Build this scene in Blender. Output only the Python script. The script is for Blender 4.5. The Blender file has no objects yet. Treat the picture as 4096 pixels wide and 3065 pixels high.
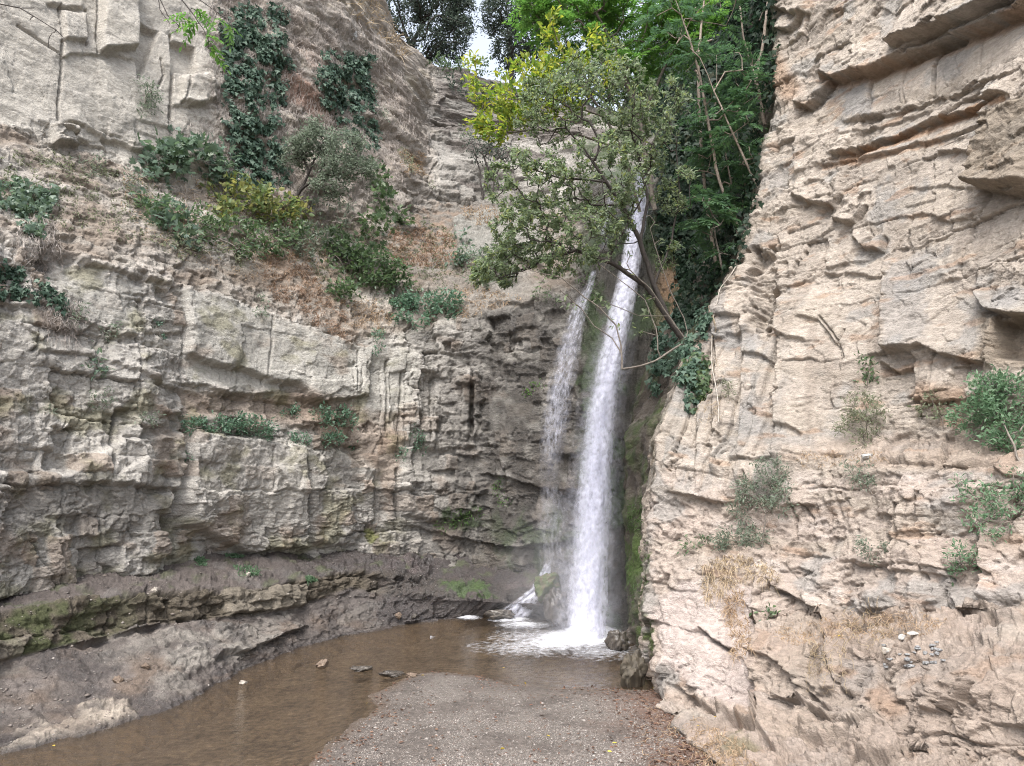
import bpy, math, random
import numpy as np
from mathutils import Vector
random.seed(7)
RNG = np.random.default_rng(7)
scene = bpy.context.scene
COL = scene.collection
R = math.radians

# ------------------------------------------------------------------ camera
CAM_H = 4.0; FPX = 745.0; PITCH = R(8.9)
CP, SP = math.cos(PITCH), math.sin(PITCH)
CAM = np.array([0.0, 0.0, CAM_H])
cam_d = bpy.data.cameras.new("camera"); cam = bpy.data.objects.new("camera", cam_d); COL.objects.link(cam)
cam.location = CAM; cam.rotation_euler = (R(90) + PITCH, 0, 0)
cam_d.sensor_width = 36; cam_d.lens = 36 * FPX / 1024; cam_d.clip_end = 2000; cam_d.clip_start = 0.05
scene.camera = cam

def ray(u, v):
    a = (np.asarray(u, float) - 512) / FPX; b = (383 - np.asarray(v, float)) / FPX
    return np.stack([a + 0 * b, CP - b * SP + 0 * a, SP + b * CP + 0 * a], -1)
def at(u, v, y):                      # point of the view ray at world depth y
    d = ray(u, v); return CAM + d * (np.asarray(y, float) / d[..., 1])[..., None]
def atz(u, v, z=0.0):                 # point of the view ray at height z
    d = ray(u, v); return CAM + d * ((z - CAM_H) / d[..., 2])[..., None]
def proj(P):
    q = P - CAM; f = q[..., 1] * CP + q[..., 2] * SP; w = -q[..., 1] * SP + q[..., 2] * CP
    f = np.where(f < 0.3, 0.3, f)
    return 512 + FPX * q[..., 0] / f, 383 - FPX * w / f

# ------------------------------------------------------------------ tagging
def tag(o, label=None, cat=None, group=None, kind=None):
    if label: o["label"] = label
    if cat: o["category"] = cat
    if group: o["group"] = group
    if kind: o["kind"] = kind
    return o
def thing(name, label, cat, loc, group=None):
    o = bpy.data.objects.new(name, None); COL.objects.link(o); o.location = [float(c) for c in loc]
    o.empty_display_size = 0.2
    return tag(o, label, cat, group)

# ------------------------------------------------------------------ mesh
def mesh(name, V, faces, mat=None, parent=None, smooth=False, attrs=None):
    """faces: list of (m,k) int arrays"""
    V = np.asarray(V, np.float32)
    if parent is not None: V = V - np.array(parent.location, np.float32)
    me = bpy.data.meshes.new(name)
    faces = [np.asarray(f, np.int32) for f in faces if len(f)]
    nl = sum(f.size for f in faces); nf = sum(len(f) for f in faces)
    me.vertices.add(len(V)); me.vertices.foreach_set("co", V.ravel())
    me.loops.add(nl); me.polygons.add(nf)
    me.loops.foreach_set("vertex_index", np.concatenate([f.ravel() for f in faces]))
    tot = np.concatenate([np.full(len(f), f.shape[1], np.int32) for f in faces])
    st = np.zeros(nf, np.int32); st[1:] = np.cumsum(tot)[:-1]
    me.polygons.foreach_set("loop_start", st); me.polygons.foreach_set("loop_total", tot)
    if smooth: me.polygons.foreach_set("use_smooth", np.ones(nf, bool))
    me.update(calc_edges=True)
    if attrs:
        for k, a in attrs.items():
            a = np.asarray(a, np.float32)
            if a.ndim == 2:
                at_ = me.attributes.new(k, 'FLOAT_COLOR', 'POINT'); at_.data.foreach_set("color", a.ravel())
            else:
                at_ = me.attributes.new(k, 'FLOAT', 'POINT'); at_.data.foreach_set("value", a.ravel())
    o = bpy.data.objects.new(name, me); COL.objects.link(o)
    if mat: me.materials.append(mat)
    if parent is not None: o.parent = parent
    return o
def gridfaces(nr, nc):
    i = np.arange(nr - 1)[:, None] * nc + np.arange(nc - 1)[None, :]
    return np.stack([i, i + 1, i + nc + 1, i + nc], -1).reshape(-1, 4)

# ------------------------------------------------------------------ noise
_T = np.random.default_rng(11)
_ang = _T.random((8, 256, 256)) * 2 * np.pi
_GX, _GY = np.cos(_ang), np.sin(_ang)
def pn(x, y, s=0):
    s = s % 8
    xi = np.floor(x).astype(np.int64); yi = np.floor(y).astype(np.int64)
    xf = x - xi; yf = y - yi
    u = xf * xf * xf * (xf * (xf * 6 - 15) + 10); v = yf * yf * yf * (yf * (yf * 6 - 15) + 10)
    gx, gy = _GX[s].ravel(), _GY[s].ravel()
    def g(ix, iy, fx, fy):
        k = ((ix & 255) << 8) | (iy & 255)
        return gx.take(k) * fx + gy.take(k) * fy
    n00 = g(xi, yi, xf, yf); n10 = g(xi + 1, yi, xf - 1, yf)
    n01 = g(xi, yi + 1, xf, yf - 1); n11 = g(xi + 1, yi + 1, xf - 1, yf - 1)
    a = n00 + u * (n10 - n00); b = n01 + u * (n11 - n01)
    return (a + v * (b - a)) * 1.5
def fbm(x, y, s=0, o=4, g=0.5):
    r = 0; a = 1; t = 0
    for i in range(o):
        r = r + a * pn(x + 17.3 * i, y - 9.1 * i, s + i); t += a; a *= g; x = x * 2.03; y = y * 2.03
    return r / t * 1.4
def ridged(x, y, s=0, o=4):
    r = 0; a = 1; t = 0
    for i in range(o):
        r = r + a * (1 - 2 * np.abs(pn(x + 7.7 * i, y + 3.1 * i, s + i))); t += a; a *= .5; x = x * 2.1; y = y * 2.1
    return r / t
def hsh(*k):
    h = np.zeros(np.broadcast(*k).shape, np.uint64) + np.uint64(1469598103)
    for q in k:
        h = (h ^ (np.asarray(q).astype(np.int64).astype(np.uint64))) * np.uint64(0x9E3779B97F4A7C15)
        h = h ^ (h >> np.uint64(29))
    h = h * np.uint64(0xBF58476D1CE4E5B9); h = h ^ (h >> np.uint64(32))
    return (h & np.uint64(0xFFFFFF)).astype(np.float64) / float(0xFFFFFF)
def sstep(a, b, x):
    t = np.clip((x - a) / (b - a), 0, 1); return t * t * (3 - 2 * t)
def bricks(s, t, w, h, seed):
    """irregular jointed beds: returns random values per block, local coords and edge distance"""
    q = t / h; k = np.floor(q)
    b0 = k + 0.42 * hsh(k, seed); row = np.where(q < b0, k - 1, k)
    lo = row + 0.42 * hsh(row, seed); hi = row + 1 + 0.42 * hsh(row + 1, seed)
    ww = w * (0.6 + 1.1 * hsh(row, seed + 1) ** 1.5)
    x = s / ww + 7.13 * hsh(row, seed + 2) * 5; kx = np.floor(x)
    c0 = kx + 0.6 * hsh(kx, row, seed + 3); cx = np.where(x < c0, kx - 1, kx)
    l = cx + 0.6 * hsh(cx, row, seed + 3); r = cx + 1 + 0.6 * hsh(cx + 1, row, seed + 3)
    a = (x - l) / np.maximum(r - l, 1e-3) - .5; b = (q - lo) / (hi - lo) - .5
    ed = np.minimum(np.minimum(x - l, r - x) * ww, np.minimum(q - lo, hi - q) * h)
    return hsh(cx, row, seed + 4), hsh(cx, row, seed + 5) - .5, hsh(cx, row, seed + 6) - .5, a, b, ed, hsh(row, seed + 7)
def facets(s, t, ws, wt, seed, jit=.9):
    """broken planar faces with straight edges: height, tilt a, tilt b, offsets from the face centre, edge distance"""
    x = s / ws; y = t / wt; xi = np.floor(x); yi = np.floor(y)
    d1 = np.full(x.shape, 9.); d2 = d1.copy(); bx = np.zeros_like(x); by = bx.copy(); ox = bx.copy(); oy = bx.copy()
    for i in (-1, 0, 1):
        for j in (-1, 0, 1):
            cx, cy = xi + i, yi + j
            px_ = cx + .5 + jit * (hsh(cx, cy, seed) - .5); py_ = cy + .5 + jit * (hsh(cx, cy, seed + 1) - .5)
            dx, dy = x - px_, y - py_; d = np.sqrt(dx * dx + dy * dy)
            m = d < d1; d2 = np.where(m, d1, np.minimum(d2, d)); d1 = np.where(m, d, d1)
            bx = np.where(m, cx, bx); by = np.where(m, cy, by); ox = np.where(m, dx, ox); oy = np.where(m, dy, oy)
    return hsh(bx, by, seed + 2), hsh(bx, by, seed + 3) - .5, hsh(bx, by, seed + 4) - .5, ox, oy, d2 - d1
def chisel(f, off, tilt, crack=0, cw=.06):
    return (f[0] - .5) * 2 * off + tilt * 2 * (f[1] * f[3] + f[2] * f[4]) - crack * (1 - sstep(0, cw, f[5]))
def saw(g):                            # overlapping laminae: sawtooth over noise contours
    f = g - np.floor(g); return f
def blur(A, n, it=2):
    for _ in range(it):
        for ax in (0, 1):
            p = [(0, 0)] * A.ndim; p[ax] = (n, n)
            B = np.cumsum(np.pad(A, p, mode='edge'), axis=ax)
            z = np.zeros_like(np.take(B, [0], axis=ax)); B = np.concatenate([z, B], axis=ax)
            L = A.shape[ax]; k = 2 * n + 1
            A = (np.take(B, np.arange(k, k + L), axis=ax) - np.take(B, np.arange(0, L), axis=ax)) / k
    return A

# ------------------------------------------------------------------ place features
def ledge(U, V, pts, amt, up, rec=0.0, dn=10, end=12, nz=None, vert=False):
    """bed edge along a polyline: rock above it juts out (amt, fading upwards), rock below is undercut (rec)"""
    pts = sorted(pts, key=lambda p: p[1] if vert else p[0])
    p = np.array(pts, float)
    A, B = (V, U) if vert else (U, V)
    pa, pb = (p[:, 1], p[:, 0]) if vert else (p[:, 0], p[:, 1])
    vb = np.interp(A, pa, pb) + (nz if nz is not None else 0)
    e = sstep(pa[0] - end, pa[0] + 2, A) * (1 - sstep(pa[-1] - 2, pa[-1] + end, A))
    d = vb - B
    k = sstep(-1.4, 1.4, d)
    return e * (k * amt * np.exp(-np.maximum(d, 0) / up) - (1 - k) * rec * np.exp(-np.maximum(-d, 0) / dn))
def segdist(U, V, pts, reach=None):
    best = np.full(U.shape, 1e9)
    if reach is not None:              # only near the polyline
        q = np.array(pts); m = (U > q[:, 0].min() - reach) & (U < q[:, 0].max() + reach) & (V > q[:, 1].min() - reach) & (V < q[:, 1].max() + reach)
        best[m] = segdist(U[m], V[m], pts); return best
    for (x0, y0), (x1, y1) in zip(pts[:-1], pts[1:]):
        dx, dy = x1 - x0, y1 - y0; L = dx * dx + dy * dy + 1e-9
        t = np.clip(((U - x0) * dx + (V - y0) * dy) / L, 0, 1)
        best = np.minimum(best, np.hypot(U - x0 - t * dx, V - y0 - t * dy))
    return best
def inside(U, V, poly):
    n = len(poly); c = np.zeros(U.shape, bool)
    for i in range(n):
        x0, y0 = poly[i]; x1, y1 = poly[(i + 1) % n]
        if y0 == y1: continue
        k = ((y0 > V) != (y1 > V)) & (U < (x1 - x0) * (V - y0) / (y1 - y0) + x0)
        c ^= k
    return c
def soft(U, V, poly, w):               # 1 inside fading to 0 over w
    d = segdist(U, V, list(poly) + [poly[0]], w * 2 + 4); d = np.where(inside(U, V, poly), d, -d)
    return sstep(-w, w, d)
def blob(U, V, u, v, ru, rv):
    return np.exp(-(((U - u) / ru) ** 2 + ((V - v) / rv) ** 2))

# ------------------------------------------------------------------ materials
def nodes(m):
    m.use_nodes = True; nt = m.node_tree; nt.nodes.clear(); return nt, nt.nodes, nt.links
def rock_material(name, rough=0.92, bump=0.68, fine=0.27, wetspec=.5):
    m = bpy.data.materials.new(name); nt, N, L = nodes(m)
    out = N.new('ShaderNodeOutputMaterial'); b = N.new('ShaderNodeBsdfPrincipled')
    a = N.new('ShaderNodeAttribute'); a.attribute_name = 'Col'
    tc = N.new('ShaderNodeTexCoord')
    n1 = N.new('ShaderNodeTexNoise'); n1.inputs['Scale'].default_value = 9; n1.inputs['Detail'].default_value = 8; n1.inputs['Roughness'].default_value = .7
    n2 = N.new('ShaderNodeTexNoise'); n2.inputs['Scale'].default_value = 30; n2.inputs['Detail'].default_value = 6; n2.inputs['Roughness'].default_value = .75
    mpn = N.new('ShaderNodeMapping'); mpn.inputs['Scale'].default_value = (1, 1, 1.9); L.new(tc.outputs['Object'], mpn.inputs['Vector'])
    for n in (n1, n2): L.new(mpn.outputs[0], n.inputs['Vector'])
    mr = N.new('ShaderNodeMapRange'); mr.inputs[1].default_value = .3; mr.inputs[2].default_value = .7; mr.inputs[3].default_value = 1 - fine; mr.inputs[4].default_value = 1 + fine
    L.new(n1.outputs['Fac'], mr.inputs[0])
    mx = N.new('ShaderNodeMix'); mx.data_type = 'RGBA'; mx.blend_type = 'MULTIPLY'; mx.inputs[0].default_value = 1
    L.new(a.outputs['Color'], mx.inputs[6]); L.new(mr.outputs[0], mx.inputs[7]); L.new(mx.outputs[2], b.inputs['Base Color'])
    r = N.new('ShaderNodeMapRange'); r.inputs[3].default_value = rough; r.inputs[4].default_value = .18
    L.new(a.outputs['Alpha'], r.inputs[0]); L.new(r.outputs[0], b.inputs['Roughness'])
    ad = N.new('ShaderNodeMath'); ad.operation = 'MULTIPLY_ADD'; ad.inputs[1].default_value = .5
    L.new(n2.outputs['Fac'], ad.inputs[0]); L.new(n1.outputs['Fac'], ad.inputs[2])
    bp = N.new('ShaderNodeBump'); bp.inputs['Strength'].default_value = bump; bp.inputs['Distance'].default_value = .14
    L.new(ad.outputs[0], bp.inputs['Height']); L.new(bp.outputs[0], b.inputs['Normal'])
    sp = N.new('ShaderNodeMapRange'); sp.inputs[3].default_value = .25; sp.inputs[4].default_value = wetspec
    L.new(a.outputs['Alpha'], sp.inputs[0]); L.new(sp.outputs[0], b.inputs['Specular IOR Level'])
    L.new(b.outputs[0], out.inputs[0]); return m
def leaf_material(name, cols, transl=.35, rough=.5, spec=.4):
    m = bpy.data.materials.new(name); nt, N, L = nodes(m)
    out = N.new('ShaderNodeOutputMaterial'); b = N.new('ShaderNodeBsdfPrincipled')
    g = N.new('ShaderNodeNewGeometry'); cr = N.new('ShaderNodeValToRGB')
    el = cr.color_ramp.elements
    while len(el) > 1: el.remove(el[-1])
    for i, c in enumerate(cols):
        p = i / max(1, len(cols) - 1)
        e = el[0] if i == 0 else el.new(p)
        e.position = p; e.color = (*c, 1)
    L.new(g.outputs['Random Per Island'], cr.inputs[0]); L.new(cr.outputs[0], b.inputs['Base Color'])
    b.inputs['Roughness'].default_value = rough; b.inputs['Specular IOR Level'].default_value = spec
    if transl > 0:
        t = N.new('ShaderNodeBsdfTranslucent'); mx = N.new('ShaderNodeMixShader'); mx.inputs[0].default_value = transl
        hs = N.new('ShaderNodeHueSaturation'); hs.inputs['Value'].default_value = 1.6; hs.inputs['Saturation'].default_value = 1.1
        L.new(cr.outputs[0], hs.inputs['Color']); L.new(hs.outputs[0], t.inputs[0])
        L.new(b.outputs[0], mx.inputs[1]); L.new(t.outputs[0], mx.inputs[2]); L.new(mx.outputs[0], out.inputs[0])
    else: L.new(b.outputs[0], out.inputs[0])
    return m
def bark_material(name, c0, c1):
    m = bpy.data.materials.new(name); nt, N, L = nodes(m)
    out = N.new('ShaderNodeOutputMaterial'); b = N.new('ShaderNodeBsdfPrincipled'); tc = N.new('ShaderNodeTexCoord')
    n = N.new('ShaderNodeTexNoise'); n.inputs['Scale'].default_value = 14; n.inputs['Detail'].default_value = 5
    cr = N.new('ShaderNodeValToRGB'); cr.color_ramp.elements[0].position = .3; cr.color_ramp.elements[1].position = .7
    cr.color_ramp.elements[0].color = (*c0, 1); cr.color_ramp.elements[1].color = (*c1, 1)
    L.new(tc.outputs['Object'], n.inputs['Vector']); L.new(n.outputs['Fac'], cr.inputs[0]); L.new(cr.outputs[0], b.inputs['Base Color'])
    bp = N.new('ShaderNodeBump'); bp.inputs['Strength'].default_value = .5; bp.inputs['Distance'].default_value = .02
    L.new(n.outputs['Fac'], bp.inputs['Height']); L.new(bp.outputs[0], b.inputs['Normal'])
    b.inputs['Roughness'].default_value = .9; L.new(b.outputs[0], out.inputs[0]); return m
M_ROCK = rock_material('layered_rock')
M_SHELF = rock_material('wet_shelf_rock', .85, .65, .32, .6)
M_SOIL = rock_material('gravel_soil', .95, .8, .3)
# ------------------------------------------------------------------ surfaces from control grids
def surface(ctrl, step=1.08, smooth=5, hard=None, hardn=40, tk=.55):
    """ctrl: (rows, cols, 3) world points. Dense, smoothed grid with rock coordinates and pixel coordinates"""
    C = np.array(ctrl, float); nr, nc, _ = C.shape
    pu, pv = proj(C); D = np.hypot
    vis = (pu > -30) & (pu < 1054) & (pv > -30) & (pv < 796)
    def cnt(du, dv, ok):                 # samples between two control lines: fine where in view, coarse elsewhere
        q = D(du, dv)
        if ok.any(): return min(260, max(3, int(np.percentile(q[ok], 80) / step)))
        return int(min(24, max(3, np.median(q) / (step * 8))))
    rs = [cnt(pu[i + 1] - pu[i], pv[i + 1] - pv[i], vis[i] | vis[i + 1]) for i in range(nr - 1)]
    cs = [cnt(pu[1:-1, j + 1] - pu[1:-1, j], pv[1:-1, j + 1] - pv[1:-1, j], vis[1:-1, j] | vis[1:-1, j + 1]) if hard is None or hard[j] else hardn for j in range(nc - 1)]
    rp = np.concatenate([[0]] + [i + (np.arange(n) + 1) / n for i, n in enumerate(rs)])
    cp = np.concatenate([[0]] + [j + (np.arange(n) + 1) / n for j, n in enumerate(cs)])
    i0 = np.clip(np.floor(rp).astype(int), 0, nr - 2); fi = (rp - i0)[:, None, None]
    A = C[i0] * (1 - fi) + C[i0 + 1] * fi
    j0 = np.clip(np.floor(cp).astype(int), 0, nc - 2); fj = (cp - j0)[None, :, None]
    P = A[:, j0] * (1 - fj) + A[:, j0 + 1] * fj
    P = blur(P, smooth, 2)
    U, V = proj(P)
    def normals(Q):
        du = np.gradient(Q, axis=1); dv = np.gradient(Q, axis=0)
        n = np.cross(du, dv); return n / np.maximum(np.linalg.norm(n, axis=-1, keepdims=True), 1e-9)
    N = normals(blur(P, smooth * 2, 2))
    tocam = CAM - P
    if np.mean(np.sum(N * tocam, -1)) < 0: N = -N
    mid = P[len(rp) // 3]
    s = np.concatenate([[0], np.cumsum(np.linalg.norm(np.diff(mid[:, :2], axis=0), axis=1))])
    S = np.broadcast_to(s[None, :], U.shape)
    dz = np.diff(P[..., 2], axis=0); dh = np.linalg.norm(np.diff(P[..., :2], axis=0), axis=-1)
    T = np.concatenate([np.zeros((1, P.shape[1])), np.cumsum(np.sign(dz + 1e-6) * np.sqrt(dz ** 2 + (tk * dh) ** 2), axis=0)], 0) + P[0:1, :, 2]
    return P, N, U, V, S.copy(), T
def lay(P, N, d, flat=.35):
    """push the surface out, mostly sideways, so that bed edges overhang instead of growing into fins"""
    M = N.copy(); M[..., 2] *= np.where(np.abs(N[..., 2]) > .75, 1, flat); M /= np.linalg.norm(M, axis=-1, keepdims=True)
    return P + M * d[..., None]
def seam(g, w=.07):
    """open crack along the edge of a flake"""
    f = g - np.floor(g); return 1 - sstep(0, w, np.minimum(f, 1 - f))
def plates(g, s): 
    """flat flakes between the contours of g"""
    k = np.floor(g); f = g - k
    return hsh(k, s) * .65 + .35 * f

# ================================================================== LEFT + BACK CLIFF
# u : foot(v,y), a(v,y), b(v,y), lip(v,y), terrace mid, terrace back, upper mid, top
LC = [
 (-330, (650,10.2),(520,10.3),(360,10.5),(190,11.0),(120,13.0),(40,15.0),(-110,15.6),(-330,17)),
 (-110, (613,13.8),(500,13.9),(360,14.0),(226,14.6),(165,16.4),(105,18.0),(-30,18.6),(-230,20)),
 (0,    (599,16.2),(500,16.2),(370,16.5),(242,17.0),(185,18.6),(128,20.2),(0,20.7),(-210,22)),
 (80,   (578,18.0),(490,17.9),(375,18.2),(258,18.9),(205,20.6),(150,22.3),(20,22.9),(-200,24.3)),
 (148,  (573,19.4),(490,19.4),(380,19.8),(275,20.6),(222,22.3),(176,24.2),(40,24.9),(-190,26.3)),
 (180,  (553,21.1),(490,21.0),(390,21.0),(283,21.7),(232,23.4),(185,25.0),(50,25.9),(-180,27.2)),
 (250,  (554,23.5),(495,23.2),(400,23.2),(306,24.0),(250,25.6),(203,27.4),(60,28.4),(-150,30.2)),
 (310,  (553,25.0),(495,24.7),(405,24.9),(324,25.6),(265,27.4),(214,29.4),(70,30.6),(-120,33)),
 (350,  (549,26.2),(490,26.0),(405,26.2),(336,26.8),(275,28.9),(224,31.0),(90,33.0),(-65,35.5)),
 (400,  (551,27.3),(490,27.2),(405,27.3),(330,27.8),(268,30.3),(213,33.0),(115,36.5),(31,40)),
 (430,  (554,27.9),(490,27.8),(405,27.8),(324,28.3),(262,31.5),(206,35.5),(130,40.5),(63,43)),
 (480,  (560,28.0),(490,27.9),(405,28.0),(313,28.6),(256,32.0),(204,36.5),(140,41.5),(79,44)),
 (530,  (566,27.4),(490,27.4),(405,27.6),(301,28.2),(250,31.5),(214,35.5),(150,41.5),(96,45)),
 (570,  (598,25.8),(490,26.4),(405,26.9),(290,27.6),(240,30.0),(212,33.0),(150,41.0),(104,45)),
 (605,  (629,24.4),(500,24.9),(400,25.8),(250,26.8),(215,28.6),(188,30.0),(150,40.0),(112,45)),
 (640,  (634,24.0),(500,24.6),(400,25.5),(200,27.4),(180,28.6),(170,30.0),(155,38.0),(118,45)),
 (680,  (630,23.6),(500,24.2),(400,24.8),(300,25.6),(230,26.8),(150,29.0),(60,33.0),(10,38)),
 (730,  (600,24.2),(500,24.4),(400,24.8),(300,25.2),(210,26.6),(110,28.4),(0,31.0),(-60,35)),
 (800,  (590,25.0),(500,25.0),(400,25.2),(300,25.4),(200,26.6),(100,28.0),(-20,30.5),(-100,34)),
 (900,  (590,26.0),(500,26.0),(400,26.0),(300,26.2),(200,27.2),(100,28.6),(-20,31.0),(-100,35)),
]
rows = []
top = []
for k in range(8):
    rows.append([at(c[0], *c[1 + k]) for c in LC])
rows = np.array(rows)
buried = rows[0].copy(); buried[:, 2] -= 1.2
back = rows[-1].copy(); back[:, 1] += 9; back[:, 0] += np.linspace(-6, 0, len(LC)); back[:, 2] += 1.5
LCTRL = np.concatenate([buried[None], rows, back[None]], 0)
P, N, U, V, S, T = surface(LCTRL)
Z = P[..., 2]
w1 = fbm(S * .35, T * .35, 0, 3); w2 = fbm(S * 1.4, T * 1.4, 1, 3); w3 = fbm(S * 5, T * 5, 2, 3)
nzp = w2 * 7 + w3 * 5                         # ragged edges, in pixels
px = np.maximum(P[..., 1], 8) / FPX            # metres per pixel
# regions -----------------------------------------------------------
lower = 1 - sstep(-6, 6, np.interp(U, [-330, 0, 80, 148, 180, 250, 310, 350, 400, 430, 480, 530, 570, 605, 640], [190, 242, 258, 275, 283, 306, 324, 336, 330, 324, 313, 301, 290, 250, 200]) - V + nzp * .4) 
ledge_v = np.interp(U, [-330, 0, 80, 148, 180, 250, 310, 350, 400, 430, 480, 530, 570, 605, 640], [40, 128, 150, 176, 185, 203, 214, 224, 213, 206, 204, 214, 212, 188, 170])
terr = (1 - lower) * sstep(-6, 6, V - ledge_v + nzp * .5)
upper = np.clip(1 - lower - terr, 0, 1)
earth = np.clip(upper * sstep(205, 235, U + nzp) * (1 - sstep(425, 440, U)), 0, 1)
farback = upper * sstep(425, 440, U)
slabs = soft(U + nzp, V + nzp * .6, [(182,290),(262,316),(345,345),(420,352),(408,392),(395,430),(370,425),(340,405),(300,392),(240,390),(195,383),(185,360)], 5)
slabs = np.maximum(slabs, upper * (1 - sstep(195, 220, U + nzp)) * (1 - sstep(110, 135, V)))
slabs = np.maximum(slabs, soft(U, V, [(490,390),(530,392),(540,430),(488,428)], 4))
slabs = np.maximum(slabs, soft(U + nzp, V + nzp, [(60,262),(140,285),(135,330),(70,310)], 6) * .8)
shale = np.clip(lower * (1 - sstep(60, 190, U + (V - 480) * .5 + nzp * 3)) + lower * sstep(370, 420, U) * (1 - sstep(345, 372, V + nzp)) + terr * .8, 0, 1)
hack = lower * sstep(425, 445, V + nzp) * sstep(160, 180, U) * (1 - sstep(372, 392, U))
rough = 1 - .85 * slabs
# bricks --------------------------------------------------------------
b1 = bricks(S + .25 * w2, T + .10 * w1 + .12 * w2, 1.7, 1.35, 100)
b2 = bricks(S + .16 * w2, T + .10 * w1 + .08 * w2 + .03 * w3, .62, .50, 200)
b3 = bricks(S + .08 * w2 + .05 * w3, T + .05 * w2 + .03 * w3, .27, .20, 300)
def blockd(b, off, tilt, crack, cw, deep=.12):
    o = (b[0] - .5) * 2 * off - np.where(b[0] < deep, off * 1.2, 0)
    return o + tilt * (b[1] * 2 * b[3] + b[2] * 2 * b[4]) - crack * (1 - sstep(0, cw, b[5]))
solid = lower + upper * (1 - earth) * .9 + farback * .2 + .4 * terr + .25 * earth
part_m = sstep(-.35, .35, fbm(S * .35, T * .5, 7, 3))          # some parts broken small, others massive
ckm = .25 + .9 * sstep(-.15, .3, fbm(S * .9, T * .9, 6, 3))
d = solid * (.22 * w1
   + blockd(b1, .13, .14, .10 * ckm, .05) * (1 - .85 * slabs)
   + blockd(b2, .10, .11, .07 * ckm, .03) * rough * (.35 + .75 * part_m) * (1 - .45 * hack)
   + blockd(b3, .035, .05, .025, .02) * rough * part_m * (1 - .5 * hack))
# laminae: scalloped, overlapping edges
tall = upper * (1 - earth) * (1 - farback)
f1 = facets(S + .06 * w2 + .02 * w3, (T + .05 * w2 + .02 * w3) * (1 - .35 * tall), .85, .62, 3000)
f2 = facets(S + .04 * w2 + .02 * w3, T + .04 * w2 + .02 * w3, .34, .22, 3100)
f3 = facets(S + .02 * w3, T + .02 * w3, .14, .085, 3200)
g1 = fbm(S * .7, T * 1.0, 3, 2) * 3.4 + T * .6 + .10 * w2 + .05 * w3
g2 = fbm(S * 1.6, T * 2.6, 4, 2) * 3.2 + T * 1.9 + .14 * w2 + .10 * w3
g3 = fbm(S * 1.7, T * 6, 5, 2) * 1.6 + T * 6 + .2 * w2 + .16 * w3
lam_m = .35 + .65 * sstep(-.2, .4, fbm(S * .5, T * .5, 6, 2))
d += solid * lam_m * rough * (.05 * plates(g1, 5) + .025 * plates(g2, 6) + (.01 + .07 * shale) * plates(g3, 7))
fm = np.clip(.35 + .9 * sstep(-.25, .3, fbm(S * .45, T * .6, 1, 3)), 0, 1)
d += solid * ((.085 - .065 * slabs) * chisel(f1, .6, 1.1, .35 * ckm, .05) + rough * fm * .05 * chisel(f2, .6, 1.1, .4 * ckm, .08) + rough * fm * .022 * chisel(f3, .6, 1.1, .3, .1))
d += earth * (.09 * chisel(f1, .6, 1.1) + .06 * chisel(f2, .6, 1.2) + .025 * chisel(f3, .6, 1.2)) + terr * (.06 * chisel(f1, .6, 1.) + .04 * chisel(f2, .6, 1.1))
g4 = fbm(S * 3.6, T * 7, 6, 2) * 1.8 + T * 8 + .3 * w3
d += solid * lam_m * rough * (.03 * plates(g4, 11) - .03 * seam(g1, .04) - .03 * shale * seam(g3, .12)) + solid * rough * .018 * ridged(S * 6, T * 8, 2, 3)
d -= solid * slabs * .02 * seam(g1 * .7, .04)
d += solid * slabs * (.035 * plates(g1 * .7, 8) + .014 * plates(g2, 9))
d += (.05 + .13 * earth + .05 * terr) * fbm(S * 2.2, T * 2.2, 2, 5) + earth * (.55 * w1 + .22 * fbm(S * .9, T * .7, 3, 4) + .10 * plates(g1, 31) + .07 * plates(g2, 32)) + terr * (.12 * plates(fbm(S * .5, T * 1.5, 3, 2) * 2 + T * 1.6 + S * .35 + .2 * w2, 33) + .06 * plates(fbm(S, T * 3, 4, 2) * 2 + T * 5 + S * 1.1 + .3 * w2, 34))
d += farback * (.5 * fbm(S * .4, T * .7, 1, 5))
# places
d += .30 * soft(U + nzp * .2, V + nzp * .4, [(182,285),(262,312),(345,342),(372,350),(366,396),(340,400),(312,402),(295,384),(270,382),(235,368),(217,366),(184,355)], 1.5)
L_ = lambda p_, a_, *q, **k: .5 * ledge(U, V, p_, a_, *q, nz=w2 * 2.8 + w3 * 1.2, **k)
d += L_([(184,355),(217,366),(235,367),(270,382),(295,383),(312,402),(338,390),(352,393)], .06, 20, .14, 6)
d += L_([(188,383),(205,385),(225,393),(247,394),(272,393)], .12, 14, .45, 13)
d += L_([(283,383),(292,384)], .1, 6, .45, 18, 4)
d -= .20 * soft(U + nzp * .3, V + nzp * .3, [(184,392),(285,398),(330,404),(335,415),(262,414),(184,414)], 3)
d += .50 * soft(U + nzp * .3, V + nzp * .3, [(184,428),(220,436),(268,441),(302,446),(304,520),(300,546),(240,552),(182,525),(174,490)], 3)
d += .30 * soft(U + nzp * .3, V + nzp * .3, [(305,450),(340,448),(372,470),(374,520),(345,546),(310,542)], 3)
d += .30 * soft(U + nzp * .3, V + nzp * .3, [(400,470),(440,476),(484,482),(484,510),(440,522),(405,515)], 3)
d += .3 * soft(U + nzp * .4, V + nzp * .4, [(-40,470),(60,475),(118,440),(180,434),(182,470),(166,500),(160,540),(150,574),(130,577),(-40,606)], 3)
d += L_([(75,482),(120,484),(165,489)], .22, 9, .20, 7)
d += L_([(84,263),(110,270),(152,281),(162,284)], .35, 9, .28, 7)
d += L_([(0,290),(45,303),(80,320),(122,338)], .15, 14, .15, 8)
d += L_([(122,334),(139,338)], .25, 7, .3, 6, 4) + L_([(160,332),(182,334)], .15, 8, .2, 6, 4)
d += L_([(28,352),(80,355),(110,362)], .14, 12, .16, 5) + L_([(112,362),(137,372),(162,385),(184,392)], .18, 12, .18, 6)
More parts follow.
